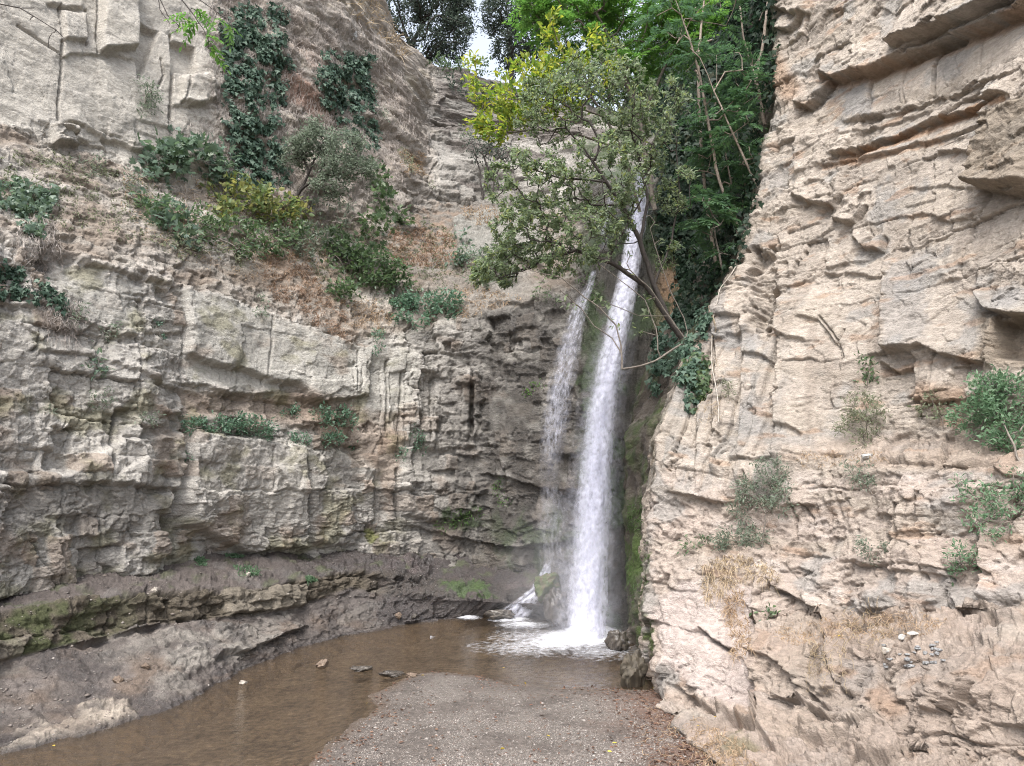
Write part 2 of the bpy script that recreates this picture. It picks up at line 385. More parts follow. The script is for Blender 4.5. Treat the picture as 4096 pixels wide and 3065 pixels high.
d += L_([(115,408),(132,410)], .25, 9, .5, 10, 3) + L_([(60,415),(100,420),(118,424)], .18, 12, .25, 8)
d += L_([(160,413),(182,415)], .2, 8, .3, 6, 3)
d += L_([(268,440),(286,446)], .3, 9, .3, 5, 3) + L_([(290,425),(316,428)], .3, 9, .25, 5, 3)
d += L_([(486,474),(510,478),(545,488)], .4, 7, .3, 9) + L_([(480,540),(507,547),(540,545),(575,540)], .5, 11, .45, 9)
d += L_([(410,524),(440,533),(474,542)], .25, 12, .3, 10) + L_([(440,403),(456,402)], .2, 6, .25, 5, 3)
d += L_([(460,431),(490,432)], -.05, 5, -.3, 12, 3) + L_([(418,449),(450,452),(486,458)], .1, 6, .18, 5)
d += .35 * soft(U + nzp * .3, V + nzp * .3, [(454,368),(471,368),(471,386),(456,384)], 2)
d += L_([(400,345),(440,352),(500,362),(545,372)], .12, 10, .12, 6)
d += L_([(494,303),(526,305),(535,300)], .35, 6, .25, 6)
d += .35 * soft(U + nzp * .15, V + nzp * .15, [(452,222),(466,214),(540,212),(545,268),(500,264),(460,262)], 2)
# upper left slabs
d += .45 * soft(U, V, [(98,-60),(137,-60),(134,50),(98,52)], 1.5) + .25 * soft(U, V, [(60,10),(86,14),(87,42),(60,40)], 1.5)
d += .35 * soft(U + nzp * .2, V + nzp * .2, [(180,78),(208,74),(215,100),(196,106),(180,103)], 2) + .45 * soft(U, V, [(48,126),(74,128),(76,149),(50,146)], 1.5)
d -= .40 * soft(U, V, [(171,42),(194,48),(196,74),(173,72)], 1.5)
d -= .45 * soft(U, V, [(137,22),(158,32),(140,78),(137,78)], 1.5)
d += L_([(48,3),(66,8),(82,7)], .3, 8, .35, 6, 3) + L_([(64,56),(104,53),(130,60)], .2, 12, .15, 8) + L_([(170,104),(205,107)], .2, 8, .25, 8, 4)
d += L_([(72,122),(100,135),(140,150)], .25, 14, .3, 9)
# broken vertical ribs between the smooth slab and the wet wall
rib = soft(U + nzp, V + nzp, [(340,372),(400,358),(480,372),(484,440),(440,452),(372,440),(352,410)], 8)
rb = bricks(S + .10 * w2, T * .55 + .3 * w2, .34, .9, 400)
d += rib * (blockd(rb, .13, .10, .10, .035))
for pts, w, dep in [
   ([(183,286),(184,330),(183,392),(184,430)], 1.3, .28), ([(137,326),(136,372),(134,410)], 1.2, .22), ([(304,446),(305,520)], 1.3, .3),
   ([(184,432),(180,470),(172,500),(168,552)], 3.2, .75), ([(38,332),(35,346),(30,351)], 1.3, .25), ([(118,412),(112,440),(106,466)], 2.4, .35),
   ([(472,386),(471,432)], 2.2, .5), ([(98,-30),(98,52)], 1.6, .3), ([(60,5),(62,60),(57,120)], 1.2, .25), ([(86,10),(87,45)], 1.2, .25),
   ([(170,36),(172,80),(171,118)], 1.5, .3), ([(188,78),(182,104)], 1.2, .2), ([(160,60),(163,76),(158,88)], 1.1, .2), ([(18,25),(64,58)], 1.1, .12),
   ([(268,316),(266,360),(262,384)], .9, .12), ([(356,352),(352,392)], .9, .12), ([(388,360),(385,430)], 1.2, .2), ([(402,372),(398,440)], 1.2, .2), ([(432,378),(430,440)], 1.3, .2),
   ([(418,395),(420,445)], 1.1, .2), ([(60,300),(58,340)], 1.0, .12), ([(95,520),(98,572)], 1.0, .15), ([(22,540),(50,592)], 1.2, .18), ([(53,525),(50,590)], 1.1, .18),
   ([(395,525),(400,552)], 1.1, .2), ([(505,470),(506,500)], 1.2, .2), ([(395,470),(398,520)], 1.8, .3)]:
    d -= dep * (1 - sstep(w * .4, w * 1.3, segdist(U + nzp * .12, V, pts, 12)))
# the wall behind the falls: rounded, water worn
fallz = sstep(572, 598, U + nzp) * (1 - sstep(690, 720, U))
d = d * (1 - .55 * fallz) + fallz * (.25 * ridged(S * .9, T * .25, 5, 4) + .12 * fbm(S * 2, T * 1.2, 6, 4))
d -= .7 * blob(U, V, 640, 420, 18, 130) * fallz
d = .88 * (.8 * d + .2 * blur(d, 1, 1))
X = lay(P, N, d)
# colour ---------------------------------------------------------------
def mixc(c, col, m): return c * (1 - m[..., None]) + np.array(col) * m[..., None]
base = np.ones(U.shape + (3,)) * np.array([.382, .36, .328])
tone = .80 + .22 * b1[0] + .18 * (b2[0] - .5) + .16 * (b3[0] - .5) + .22 * fbm(S * .6, T * 1.1, 2, 5)
hue = fbm(S * .45, T * .8, 5, 4)
c = base * tone[..., None]
c = mixc(c, [.27, .255, .225], np.clip(slabs * lower * (.45 + .5 * fbm(S * 2.4, T * .22, 3, 4)) , 0, .8))      # vertical weather streaks
c = mixc(c, [.46, .43, .38], np.clip(.5 * sstep(.15, .5, hue) * lower, 0, 1))
c = mixc(c, [.40, .385, .35], .6 * slabs * lower)
c = mixc(c, [.25, .19, .145], np.clip(.6 * sstep(.78, .95, b2[0]) * lower * (1 - slabs) + .5 * sstep(.25, .6, -hue) * lower, 0, .75))
c = mixc(c, [.24, .175, .13], .6 * soft(U + nzp, V + nzp * .5, [(184,390),(285,396),(300,388),(316,396),(350,400),(400,440),(390,520),(376,470),(340,440),(262,420),(184,416)], 6))
c = mixc(c, [.42, .395, .36], .5 * soft(U + nzp, V + nzp, [(188,440),(268,446),(302,452),(302,512),(285,530),(240,520),(190,470)], 6))
lich = sstep(.1, .5, fbm(S * .7, T * .9, 7, 5) + .25 * sstep(500, 590, V)) * lower * (1 - sstep(380, 420, U))
c = mixc(c, [.17, .16, .085], .55 * lich)
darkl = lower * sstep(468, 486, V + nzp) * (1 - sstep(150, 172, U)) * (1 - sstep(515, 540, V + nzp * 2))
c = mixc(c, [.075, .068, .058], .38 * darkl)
upm = upper * (1 - earth) * (1 - farback)
c = mixc(c, np.array([.44, .41, .36]), upm * .75 * np.clip(.8 + .5 * hue, 0, 1))
c = mixc(c, [.285, .245, .21], earth * np.clip(.72 + .5 * hue, .2, 1)); c = mixc(c, [.36, .32, .26], earth * sstep(.1, .5, fbm(S * 1.2, T * 1.2, 4, 4)) * .7)
c = mixc(c, [.27, .165, .125], earth * .8 * blob(U + nzp, V + nzp, 305, 92, 30, 34) * sstep(-.2, .3, hue + .2))
c = mixc(c, [.215, .175, .14], terr * np.clip(.7 + hue, 0, .9))
c = mixc(c, [.30, .275, .24], terr * sstep(.05, .4, fbm(S * .8, T * 2.5, 1, 4)) * .7)
c = mixc(c, [.205, .19, .17], soft(U + nzp, V + nzp, [(400,180),(520,190),(520,285),(440,290),(395,215)], 10) * .6)
c = c * (1 - .28 * (farback + terr * sstep(380, 420, U)))[..., None]; c = mixc(c, [.13, .115, .105], farback * sstep(-.1, .3, hue + .25 - .6 * sstep(125, 180, V)) * .9)  # shade of the far back wall painted into its colour
for pu, pv, ru, rv, m in [(300,270,34,44,.8), (420,245,38,24,.9), (345,340,24,10,.6), (455,225,30,20,.5)]:   # dead grass and needles on the terrace
    c = mixc(c, [.27, .175, .115], (.55 * m) * np.clip(blob(U + nzp * 2, V + nzp * 2, pu, pv, ru, rv) * 1.5, 0, 1) * sstep(-.25, .25, fbm(S * 2.5, T * 2.5, 5, 4)))
wet = np.clip(lower * sstep(395, 500, U + nzp * 4 + (V - 420) * .12) + fallz * sstep(150, 190, V), 0, 1)
wet = np.maximum(wet, lower * .55 * sstep(520, 560, V + nzp * 2) * sstep(330, 400, U + nzp * 2))
c = mixc(c, np.array([.042, .036, .031]), wet * .93 * np.clip(.95 + .7 * fbm(S * 1.1, T * 1.1, 3, 4), .35, 1))
c = mixc(c, [.12, .105, .09], wet * .45 * sstep(.72, .9, b2[0]))
moss = np.clip(sstep(.0, .35, fbm(S * .8, T * .6, 6, 4) + .1) * (fallz * 1.0 + lower * sstep(470, 520, U) * sstep(500, 520, V) * .8), 0, 1)
moss = np.maximum(moss, sstep(.35, .8, blob(U + nzp, V + nzp, 466, 520, 26, 12) + .3 * w2))
moss = np.maximum(moss, .9 * sstep(.4, .8, blob(U + nzp, V + nzp, 595, 400, 14, 110) + .25 * w2))
c = mixc(c, [.040, .036, .028], fallz * .75 * sstep(170, 200, V)); c = mixc(c, [.034, .058, .018], moss * .8)
c = mixc(c, [.19, .20, .07], .8 * sstep(.4, .8, blob(U + nzp, V + nzp, 372, 538, 9, 9)))
slope = sstep(650, 668, U) * (1 - sstep(395, 430, V))
c = mixc(c, [.030, .036, .018], slope * .9)
c = mixc(c, [.20, .125, .075], slope * sstep(255, 285, V + nzp) * .85)
c = mixc(c, [.035, .048, .02], slope * sstep(.05, .3, fbm(S * .7, T * .7, 2, 4) + .15 * sstep(300, 200, V)))
conc = soft(U + nzp * .15, V + nzp * .15, [(452,222),(466,214),(540,212),(545,268),(500,264),(460,262)], 2)
c = mixc(c, [.215, .21, .19], conc * .85)
soilm = np.clip(sstep(.9, .2, np.abs(d)) * 0 + (1 - upper) * 0, 0, 1)
c = c * (.86 + .28 * hsh(np.floor(S * 9 + w3 * 3), np.floor(T * 9), 5))[..., None] ** .6
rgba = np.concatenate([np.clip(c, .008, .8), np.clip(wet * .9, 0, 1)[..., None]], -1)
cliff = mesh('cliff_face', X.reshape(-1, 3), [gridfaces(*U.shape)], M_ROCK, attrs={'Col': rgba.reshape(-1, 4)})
tag(cliff, kind='structure')

# ================================================================== RIGHT CLIFF
VR = [-200, -60, 46, 116, 185, 259, 347, 440, 464, 540, 556, 622, 650, 700, 766, 900, 1050]
UL = [764, 768, 776, 769, 759, 741, 690, 656, 653, 648, 648, 648, 648, 655, 716, 800, 900]
YT = [[21,19,17.4,16,14.6,13.4],[20.5,18.6,17,15.6,14.2,13],[20,18.2,16.6,15.2,13.8,12.6],[19.7,18,16.4,15.1,13.7,12.5],[19.4,17.8,16.2,14.9,13.5,12.4],
      [18.8,17.4,15.9,14.6,13.3,12.2],[18.2,17,15.7,14.4,13.1,12],[17.4,16.6,15.4,14.2,12.9,11.9],[17.3,16.3,15.0,13.4,12.2,11.4],
      [16.9,16.0,14.7,13.1,11.9,11.0],[16.8,15.5,14.5,13.0,11.7,10.8],[16.4,15.1,13.9,12.5,11.3,10.4],[16.1,14.5,12.8,11.2,10.1,9.4],
      [15.5,13.6,12.0,10.7,9.6,8.8],[11.3,10.9,10.3,9.6,8.9,8.2],[7.7,7.6,7.4,7.2,7.0,6.7],[6.2,6.1,6.0,5.9,5.8,5.6]]
FR = [0, .2, .4, .6, .8, 1.0]
G = []
for v, ul, ys in zip(VR, UL, YT):
    row = []
    ur = 1052
    p0 = at(ul, v, ys[0])
    bu = 624 if v >= 400 else ul - 30
    deep = at(bu if v >= 400 else ul - 40, min(v, 640) if v >= 400 else v, 22.6 if v >= 400 else ys[0] + 5.5)
    if v > 640: deep[2] = -.6 - (v - 640) * .001
    mid_ = p0 * .62 + deep * .38 + np.array([.35, 0, 0])
    far = deep + np.array([.4, 2.5, 0])
    row += [far, deep, mid_]
    for f, y in zip(FR, ys): row.append(at(ul + (ur - ul) * f, v, y))
    e = row[-1]; row.append(e + np.array([3.2, -3.0, 0.]))
    G.append(row)
G = np.array(G)[::-1]
lowr = G[0].copy(); lowr[:, 2] -= 1.0
topr = G[-1].copy(); topr[:, 0] += 5; topr[:, 2] += .6
P, N, U, V, S, T = surface(np.concatenate([lowr[None], G, topr[None]], 0), smooth=4, hard=[0, 0, 0, 1, 1, 1, 1, 1, 0])
S = 4. + .489 * P[..., 0] - .873 * P[..., 1]; T = P[..., 2] - .6 * (-.873 * P[..., 0] - .489 * P[..., 1])
w1 = fbm(S * .4, T * .4, 3, 3); w2 = fbm(S * 1.5, T * 1.5, 4, 3); w3 = fbm(S * 5, T * 5, 5, 3)
nzp = w2 * 8 + w3 * 6
# pixel coordinates lose meaning on the return face: push them out of the features there
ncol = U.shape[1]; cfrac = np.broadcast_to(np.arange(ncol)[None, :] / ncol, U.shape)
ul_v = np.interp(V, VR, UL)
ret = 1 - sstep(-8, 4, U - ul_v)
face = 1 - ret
top_m = face * (1 - sstep(190, 260, V + nzp))
low_m = face * sstep(455, 500, V + nzp)
mid_m = np.clip(face - top_m - low_m, 0, 1)
panel = soft(U + nzp * .3, V + nzp * .3, [(824,100),(869,81),(934,52),(992,28),(1040,10),(1040,60),(1007,60),(928,102),(858,119),(826,134)], 2.5)
cols = face * (1 - sstep(772, 800, U + nzp)) * sstep(320, 350, V) * (1 - sstep(485, 500, V + nzp * .5))
slabr = soft(U + nzp, V + nzp, [(795,285),(884,278),(884,350),(866,452),(800,456),(782,430),(782,350)], 8)
pale_b = soft(U + nzp * .6, V + nzp * .6, [(655,612),(690,580),(757,588),(758,720),(735,712),(705,696),(668,664)], 6)
smoothm = np.clip(panel + .7 * pale_b + .85 * cols + .75 * slabr + .5 * soft(U + nzp, V + nzp, [(880,120),(985,112),(975,200),(900,215),(850,190)], 8) + .85 * soft(U + nzp, V + nzp, [(890,275),(980,285),(985,345),(925,340),(888,345)], 6) + .6 * soft(U + nzp, V + nzp, [(842,656),(870,656),(870,702),(845,695)], 4), 0, 1)
rough = 1 - .8 * smoothm
dip = 0.
b1 = bricks(S + .2 * w2, T + .15 * w1 + .10 * w2, 1.3, 1.25, 1100)
b2 = bricks(S + .14 * w2, T + .1 * w1 + dip * S + .08 * w2 + .03 * w3, .55, .5, 1200)
b3 = bricks(S + .06 * w2 + .04 * w3, T + dip * S + .05 * w2 + .03 * w3, .22, .18, 1300)
part_m = sstep(-.3, .35, fbm(S * .4, T * .55, 7, 3))
ckm = .15 + 1. * sstep(-.1, .35, fbm(S * .8, T * .8, 6, 3))
d = (.16 * w1 + blockd(b1, .085, .10, .10 * ckm, .04) * (1 - .7 * smoothm)
   + blockd(b2, .05, .075, .055 * ckm, .022) * rough * (.3 + .7 * part_m)
   + blockd(b3, .018, .03, .02, .014) * rough * part_m)
f1 = facets(S + .06 * w2 + .02 * w3, T + .05 * w2 + .02 * w3, .72, .60, 4000)
f2 = facets(S + .04 * w2 + .02 * w3, T + .04 * w2 + .02 * w3, .28, .22, 4100)
f3 = facets(S + .02 * w3, T + .02 * w3, .11, .08, 4200)
g1 = fbm(S * .6, T * 1.0, 1, 2) * 2.8 + T * .8 + .10 * w2 + .06 * w3
g2 = fbm(S * 1.2, T * 2.4, 2, 2) * 2.8 + T * 1.9 + .14 * w2 + .12 * w3
g3 = fbm(S * 2.6, T * 5.5, 3, 2) * 2.0 + T * 4.5 + .2 * w2 + .2 * w3
lam_m = .15 + .85 * sstep(-.15, .4, fbm(S * .6, T * .6, 4, 2))
d += lam_m * rough * (.04 * plates(g1, 15) + .022 * plates(g2, 16) + .012 * plates(g3, 17)) + .02 * smoothm * plates(g1, 18)
g4 = fbm(S * 4.5, T * 8, 6, 2) * 1.8 + T * 8 + .3 * w3
d += lam_m * rough * (.028 * plates(g4, 19) - .03 * seam(g1, .04) - .012 * seam(g2, .06)) + rough * .014 * ridged(S * 7, T * 8, 2, 3)
fm = np.clip(.3 + .9 * sstep(-.25, .3, fbm(S * .5, T * .6, 1, 3)) + .3 * low_m, 0, 1.2)
d += (.07 * (1 - .8 * smoothm) + .05 * low_m) * chisel(f1, .6, 1.2, .35 * ckm, .05) + rough * fm * .046 * chisel(f2, .6, 1.2, .4 * ckm, .08) + rough * fm * .02 * chisel(f3, .6, 1.2, .3, .1) - .015 * smoothm * seam(g1, .03)
d *= 1 - .35 * pale_b
d += .03 * fbm(S * 3, T * 3, 2, 5) * rough + .07 * low_m * (ridged(S * 1.1, T * .8, 5, 2) + 1.6 * plates(fbm(S * .9 + .5 * T, T * .7 - .3 * S, 6, 2) * 2.6 + .5 * T + .8 * S + .15 * w2, 41))
nn = w2 * 2.6 + w3 * .9
L_ = lambda p_, a_, *q, **k: face * (.72 if p_[0][1] < 180 else .5) * ledge(U, V, p_, a_, *q, nz=nn, **k)
d += L_([(906,50),(921,43),(951,32),(985,19),(1015,2),(1040,-8)], .75, 40, .30, 12)
d += L_([(826,76),(842,82),(850,79),(869,73),(902,63),(935,48),(985,28),(1040,4)], .65, 22, .42, 11)
d += L_([(797,105),(810,109),(818,101),(832,81)], .45, 16, .35, 9, 4)
d += L_([(770,8),(784,9),(792,14),(808,14)], .35, 10, .3, 8, 4) + L_([(772,28),(788,30),(800,16)], .3, 10, .3, 8, 4)
d += L_([(840,156),(869,147),(893,138),(937,120),(1007,95)], .35, 13, .30, 5)
d += L_([(826,167),(867,158),(937,139),(999,117)], .18, 5, .16, 3)
d += L_([(850,121),(890,113),(925,105),(975,86),(1010,74)], .16, 5, .14, 4)
d += L_([(848,132),(880,128),(925,112)], .14, 4, .12, 3)
d += L_([(798,199),(820,207),(836,207),(843,195)], .55, 12, .38, 9, 4) + L_([(835,220),(848,224),(858,223),(868,206)], .5, 12, .3, 9, 4)
d += L_([(855,238),(864,247),(880,250),(884,237)], .4, 11, .3, 8, 4) + L_([(900,218),(925,214),(950,222),(985,218)], .14, 14, .14, 8)
d += L_([(926,158),(945,152),(978,150)], .2, 5, .15, 5, 5) + L_([(912,190),(940,186),(990,190)], .12, 10, .12, 6)
d += L_([(981,187),(991,192),(1015,195),(1040,193)], .8, 24, .35, 9, 5)
d += .5 * face * soft(U + nn, V + nn, [(985,150),(1000,118),(1045,96),(1045,190),(983,187)], 3)
d += L_([(984,297),(993,312),(1008,316),(1040,318)], .75, 15, .5, 16, 5)
d -= .5 * face * soft(U + nn, V + nn, [(998,320),(1045,320),(1045,365),(1000,358)], 3)
d += L_([(889,352),(909,348),(925,345),(944,356),(982,363)], .28, 16, .42, 10, 5) + L_([(880,363),(896,370),(910,366)], .4, 6, .3, 8, 4)
d += L_([(726,283),(770,292),(800,283),(820,272),(886,276)], .16, 10, .16, 6)
d += L_([(805,318),(820,319),(826,328),(838,345)], .16, 12, .18, 6) + L_([(775,330),(790,338),(805,340)], .22, 10, .2, 7, 4)
d += L_([(742,352),(760,355),(772,362)], .2, 12, .25, 6, 4) + L_([(775,428),(792,428),(803,434)], .2, 18, .2, 7, 4)
d += L_([(674,493),(696,497),(726,502)], .35, 12, .25, 8) + L_([(737,457),(760,462),(775,460)], .2, 10, .25, 8)
d += L_([(890,460),(920,466),(985,462)], .2, 8, .2, 6)
d += L_([(785,591),(809,602),(828,612)], .35, 15, .28, 9) + L_([(868,563),(900,572),(958,577)], .14, 10, .18, 8)
d += L_([(680,686),(710,710),(737,721),(760,734),(778,756)], .3, 18, .3, 11)
d += L_([(788,700),(809,710),(831,721)], .38, 14, .25, 8) + L_([(806,742),(826,746),(845,738)], .35, 12, .3, 12)
d += L_([(762,655),(788,664),(807,692),(832,712)], .3, 12, .2, 14) + L_([(705,632),(722,645),(733,651)], .2, 12, .25, 6)
d += L_([(966,616),(990,620),(1000,630)], .25, 10, .25, 8, 4) + L_([(900,690),(925,702),(920,720)], .2, 12, .2, 9)
d += L_([(945,716),(962,712),(990,690)], .3, 16, .3, 10, 4)
# joints
def joint(u0, v0, v1, amt, w, side=1, slope=0.):
    x = (U + nzp * .12 - u0 - slope * (V - v0)) * side
    return face * amt * np.where(x > 0, np.exp(-np.maximum(x, 0) / w), 0) * sstep(v0 - 6, v0 + 4, V) * (1 - sstep(v1 - 4, v1 + 8, V))
d += joint(886, 262, 352, .30, 45) + joint(777, 300, 460, .30, 26) + joint(742, 320, 480, .24, 22) + joint(712, 325, 470, .2, 16) + joint(697, 380, 490, .14, 12)
d += joint(759, 575, 736, .22, 22) + joint(828, 615, 690, .2, 20) + joint(900, 505, 560, .2, 26) + joint(928, 545, 640, .22, 30, -1) + joint(990, 520, 600, .35, 20)
d += joint(869, 80, 118, .10, 30, -1) + joint(934, 48, 94, .08, 40, -1) + joint(997, 316, 366, .3, 12, -1)
rb = bricks(S + .05 * w2, T * .5 + .4 * w2, .42, 1.0, 4400)
d += cols * blockd(rb, .10, .07, .10, .03)
for pts, w, dep in [([(869,82),(869,110)], .9, .15), ([(934,50),(935,94)], 1.2, .22), ([(903,68),(905,104)], .8, .08), ([(977,42),(978,66)], .8, .08), ([(951,50),(958,72)], .7, .06),
   ([(886,275),(886,352)], 1.1, .2), ([(756,583),(760,640),(762,734)], 1.5, .35), ([(704,630),(722,646),(733,652)], 1.3, .25), ([(859,690),(865,740)], 1.2, .2), ([(826,620),(830,660),(842,700)], 1.2, .22),
   ([(903,505),(905,545),(903,575)], 1.6, .28), ([(804,505),(815,520),(818,540)], 1.2, .2), ([(845,330),(838,345),(843,360)], .9, .12), ([(712,330),(713,440)], .9, .18), ([(822,318),(838,340),(845,358)], 1., .15),
   ([(777,300),(778,440)], 1., .2), ([(697,390),(696,480)], .8, .12), ([(925,690),(915,730),(910,766)], 1.6, .3), ([(955,710),(960,740),(955,766)], 1.8, .4), ([(793,500),(800,540)], 1., .15), ([(960,165),(985,175)], .7, .1), ([(800,660),(790,690)], 1., .12)]:
    d -= face * dep * (1 - sstep(w * .4, w * 1.3, segdist(U + nzp * .1, V, pts, 12)))
d -= .5 * face * soft(U + nzp, V + nzp, [(752,250),(772,245),(776,300),(768,330),(752,326),(756,300)], 5) + .25 * face * blob(U, V, 765, 310, 14, 30) * ridged(S * 6, T * 6, 3, 3)
d = d * (1 - .5 * ret) + ret * (.25 * ridged(S * .5, T * .5, 2, 3) + .10 * fbm(S * 1.4, T * 1.6, 4, 4) - .25)
d = .88 * (.8 * d + .2 * blur(d, 1, 1))
X = lay(P, N, d)
base = np.ones(U.shape + (3,)) * np.array([.365, .318, .272])
hue = fbm(S * .5, T * .9, 6, 4)
tone = .84 + .16 * b1[0] + .14 * (b2[0] - .5) + .12 * (b3[0] - .5) + .18 * fbm(S * .8, T * 1.3, 0, 5)
c = base * tone[..., None]; c = mixc(c, [.40, .35, .30], .55 * smoothm)
c = mixc(c, [.365, .30, .258], low_m * np.clip(.65 + .4 * hue, 0, 1))
c = mixc(c, [.43, .38, .345], low_m * sstep(.15, .5, fbm(S * 1.1, T * 1.8, 1, 4)) * .6)
c = mixc(c, [.26, .25, .235], np.clip(sstep(.16, .4, fbm(S * .8, T * .8, 7, 4)) * .65 * face, 0, 1))
c = mixc(c, [.25, .22, .19], face * .6 * sstep(770, 860, U + nzp * 4) * sstep(610, 650, V + nzp * 2) * np.clip(.7 + .8 * hue, 0, 1))
c = mixc(c, [.25, .235, .215], cols * .75 * sstep(-.05, .35, fbm(S * 2.6, T * .35, 2, 4)))
c = mixc(c, [.33, .285, .235], face * .5 * sstep(.1, .4, fbm(S * .35, T * 1.6, 3, 4)))
c = mixc(c, [.24, .20, .165], mid_m * .5 * sstep(.15, .45, fbm(S * 1.8, T * .3, 5, 4)))
grey = np.zeros_like(U)
for poly, m in [([(839,86),(869,78),(869,112),(848,118),(839,112)], .85), ([(690,290),(728,285),(735,345),(700,345)], .7), ([(742,330),(760,330),(758,356),(744,352)], .7), ([(890,262),(935,250),(930,345),(888,350)], .55),
   ([(842,656),(870,656),(870,700),(846,690)], .5), ([(758,178),(800,150),(800,185),(762,192)], .6), ([(742,390),(770,400),(766,440),(744,440)], .5), ([(990,290),(1024,285),(1024,310),(1000,308)], .6)]:
    grey = np.maximum(grey, m * soft(U + nzp, V + nzp, poly, 4))
c = mixc(c, [.235, .225, .215], grey * face)
rust = sstep(.3, .6, fbm(S * 1.0, T * 2.2, 3, 4)) * .4
for pts, w, m in [([(845,162),(869,151),(893,142),(937,124),(1007,99)], 4, .75), ([(826,169),(867,160),(937,141)], 2.5, .5), ([(830,84),(869,77),(902,67),(985,33),(1030,10)], 5, .45), ([(920,395),(960,400)], 12, .5), ([(880,695),(900,712)], 10, .5), ([(768,60),(790,90)], 12, .5)]:
    rust = np.maximum(rust, m * (1 - sstep(w * .4, w * 1.6, segdist(U + nzp * .4, V + nzp * .3, pts, 30))))
c = mixc(c, [.27, .155, .085], rust * face)
c = mixc(c, [.20, .165, .125], face * .75 * soft(U + nn, V + nn, [(975,150),(1000,110),(1045,90),(1045,200),(980,192)], 4)); c = mixc(c, [.22, .18, .135], face * .7 * soft(U + nn, V + nn, [(980,312),(1045,318),(1045,370),(985,365)], 5))
flat = sstep(.45, .75, N[..., 2]) * face
dirt = np.clip(flat * 1.2, 0, 1) * sstep(-.5, .1, hue + .3)
c = mixc(c, [.27, .205, .16], dirt * .45)
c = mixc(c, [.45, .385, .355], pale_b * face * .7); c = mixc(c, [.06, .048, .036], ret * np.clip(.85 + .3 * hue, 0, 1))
mossr = ret * sstep(-.05, .3, fbm(S * 1.0, T * .8, 1, 4) + .12)
mossr = np.maximum(mossr, sstep(.45, .8, blob(U + nzp * 1.3, V + nzp, 640, 590, 15, 90) + .2 * w2))
c = mixc(c, [.052, .075, .022], np.clip(mossr, 0, 1) * (.35 + .5 * sstep(-.2, .3, fbm(S * 3, T * 3, 2, 3))))
c = mixc(c, [.075, .115, .028], .85 * sstep(.35, .75, np.maximum(blob(U + nzp, V + nzp, 630, 560, 11, 38), .9 * blob(U + nzp, V + nzp, 643, 640, 9, 40)) + .22 * w2 + .1 * w3))
c = mixc(c, [.13, .12, .06], face * .6 * sstep(.5, .8, blob(U + nzp, V + nzp, 742, 752, 30, 18) + .2 * w2))
c = c * (.88 + .24 * hsh(np.floor(S * 9 + w3 * 3), np.floor(T * 9), 6))[..., None] ** .6
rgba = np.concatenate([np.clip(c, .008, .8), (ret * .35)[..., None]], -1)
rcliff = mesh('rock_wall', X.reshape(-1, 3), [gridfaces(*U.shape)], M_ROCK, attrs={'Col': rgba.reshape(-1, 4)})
tag(rcliff, kind='structure')

# ================================================================== LEFT BENCH AND MUD SLOPE
# u : water edge v, bench foot (v,y), bench edge (v,y), wall foot (v,y)
BC = [(-330, 830, (760,8.6), (700,8.7), (660,10.6)), (-110, 770, (690,12.0), (635,12.2), (618,14.2)), (0, 745, (661,14.6), (612,14.9), (597,16.6)), (80, 735, (643,16.1), (597,16.4), (576,18.4)), (160, 712, (624,18.0), (589,18.3), (552,21.5)),
      (250, 667, (616,20.5), (588,20.8), (552,24)), (300, 647, (606,22.6), (580,22.9), (551,25)), (350, 634, (588,24.5), (570,24.8), (547,26.6)), (390, 627, (596,25.3), (574,25.9), (549,27.6)), (430, 620, (597,26), (575,27), (552,28.3)),
      (500, 616, (601,26.3), (583,27.2), (558,28.4)), (560, 617, (606,25.5), (594,26.2), (570,27.6)), (610, 628, (622,24.2), (612,24.8), (600,25.6))]
r0, r1, r2, r3, r4, r5 = [], [], [], [], [], []
for u, vw, f, e, wf in BC:
    w = atz(u, vw, 0.0); ft = at(u, *f); ed = at(u, *e); wa = at(u, *wf)
    dirn = (w - ft); dirn[2] = 0; dirn /= np.linalg.norm(dirn)
    r0.append(w + dirn * 2.0 + np.array([0, 0, -.55])); r1.append(w); r2.append(ft); r3.append(ed); r4.append(wa); r5.append(wa + np.array([-.3, 1.6, .25]))
P, N, U, V, S, T = surface(np.array([r0, r1, r2, r3, r4, r5]), smooth=3, tk=1.)
N[N[..., 2] < 0] *= -1
w1 = fbm(S * .5, T * .5, 5, 3); w2 = fbm(S * 1.6, T * 1.6, 6, 3); w3 = fbm(S * 5, T * 5, 7, 3); nzp = w2 * 6 + w3 * 5
vb_foot = np.interp(U, [b[0] for b in BC], [b[2][0] for b in BC]); vb_edge = np.interp(U, [b[0] for b in BC], [b[3][0] for b in BC])
S = P[..., 0] * .48 + P[..., 1] * .877; T = P[..., 2] + .8 * (P[..., 1] * .48 - P[..., 0] * .877)
w1 = fbm(S * .5, T * .5, 5, 3); w2 = fbm(S * 1.6, T * 1.6, 6, 3); w3 = fbm(S * 5, T * 5, 7, 3); nzp = w2 * 6 + w3 * 5
riser = sstep(-2, 3, vb_foot - V) * sstep(-2, 3, V - vb_edge); mud = sstep(-3, 3, V - vb_foot); ledge_top = sstep(-3, 3, vb_edge - V)
b2 = bricks(S + .2 * w2, T + .1 * w2, 1.6, .8, 2200); b3 = bricks(S + .1 * w2, T + .08 * w2, .5, .3, 2300)
dome = sstep(360, 400, U)
d = .18 * w1 * (1 - .5 * mud) + (riser + .25 * ledge_top) * (1 - dome * .8) * (blockd(b2, .18, .16, .10, .06) + blockd(b3, .05, .05, .02, .02)) + .05 * fbm(S * 4, T * 4, 3, 4)
gg = fbm(S * .9, T * 1.2, 2, 2) * 2.6 + T * 1.2 + .12 * w2 + .1 * w3
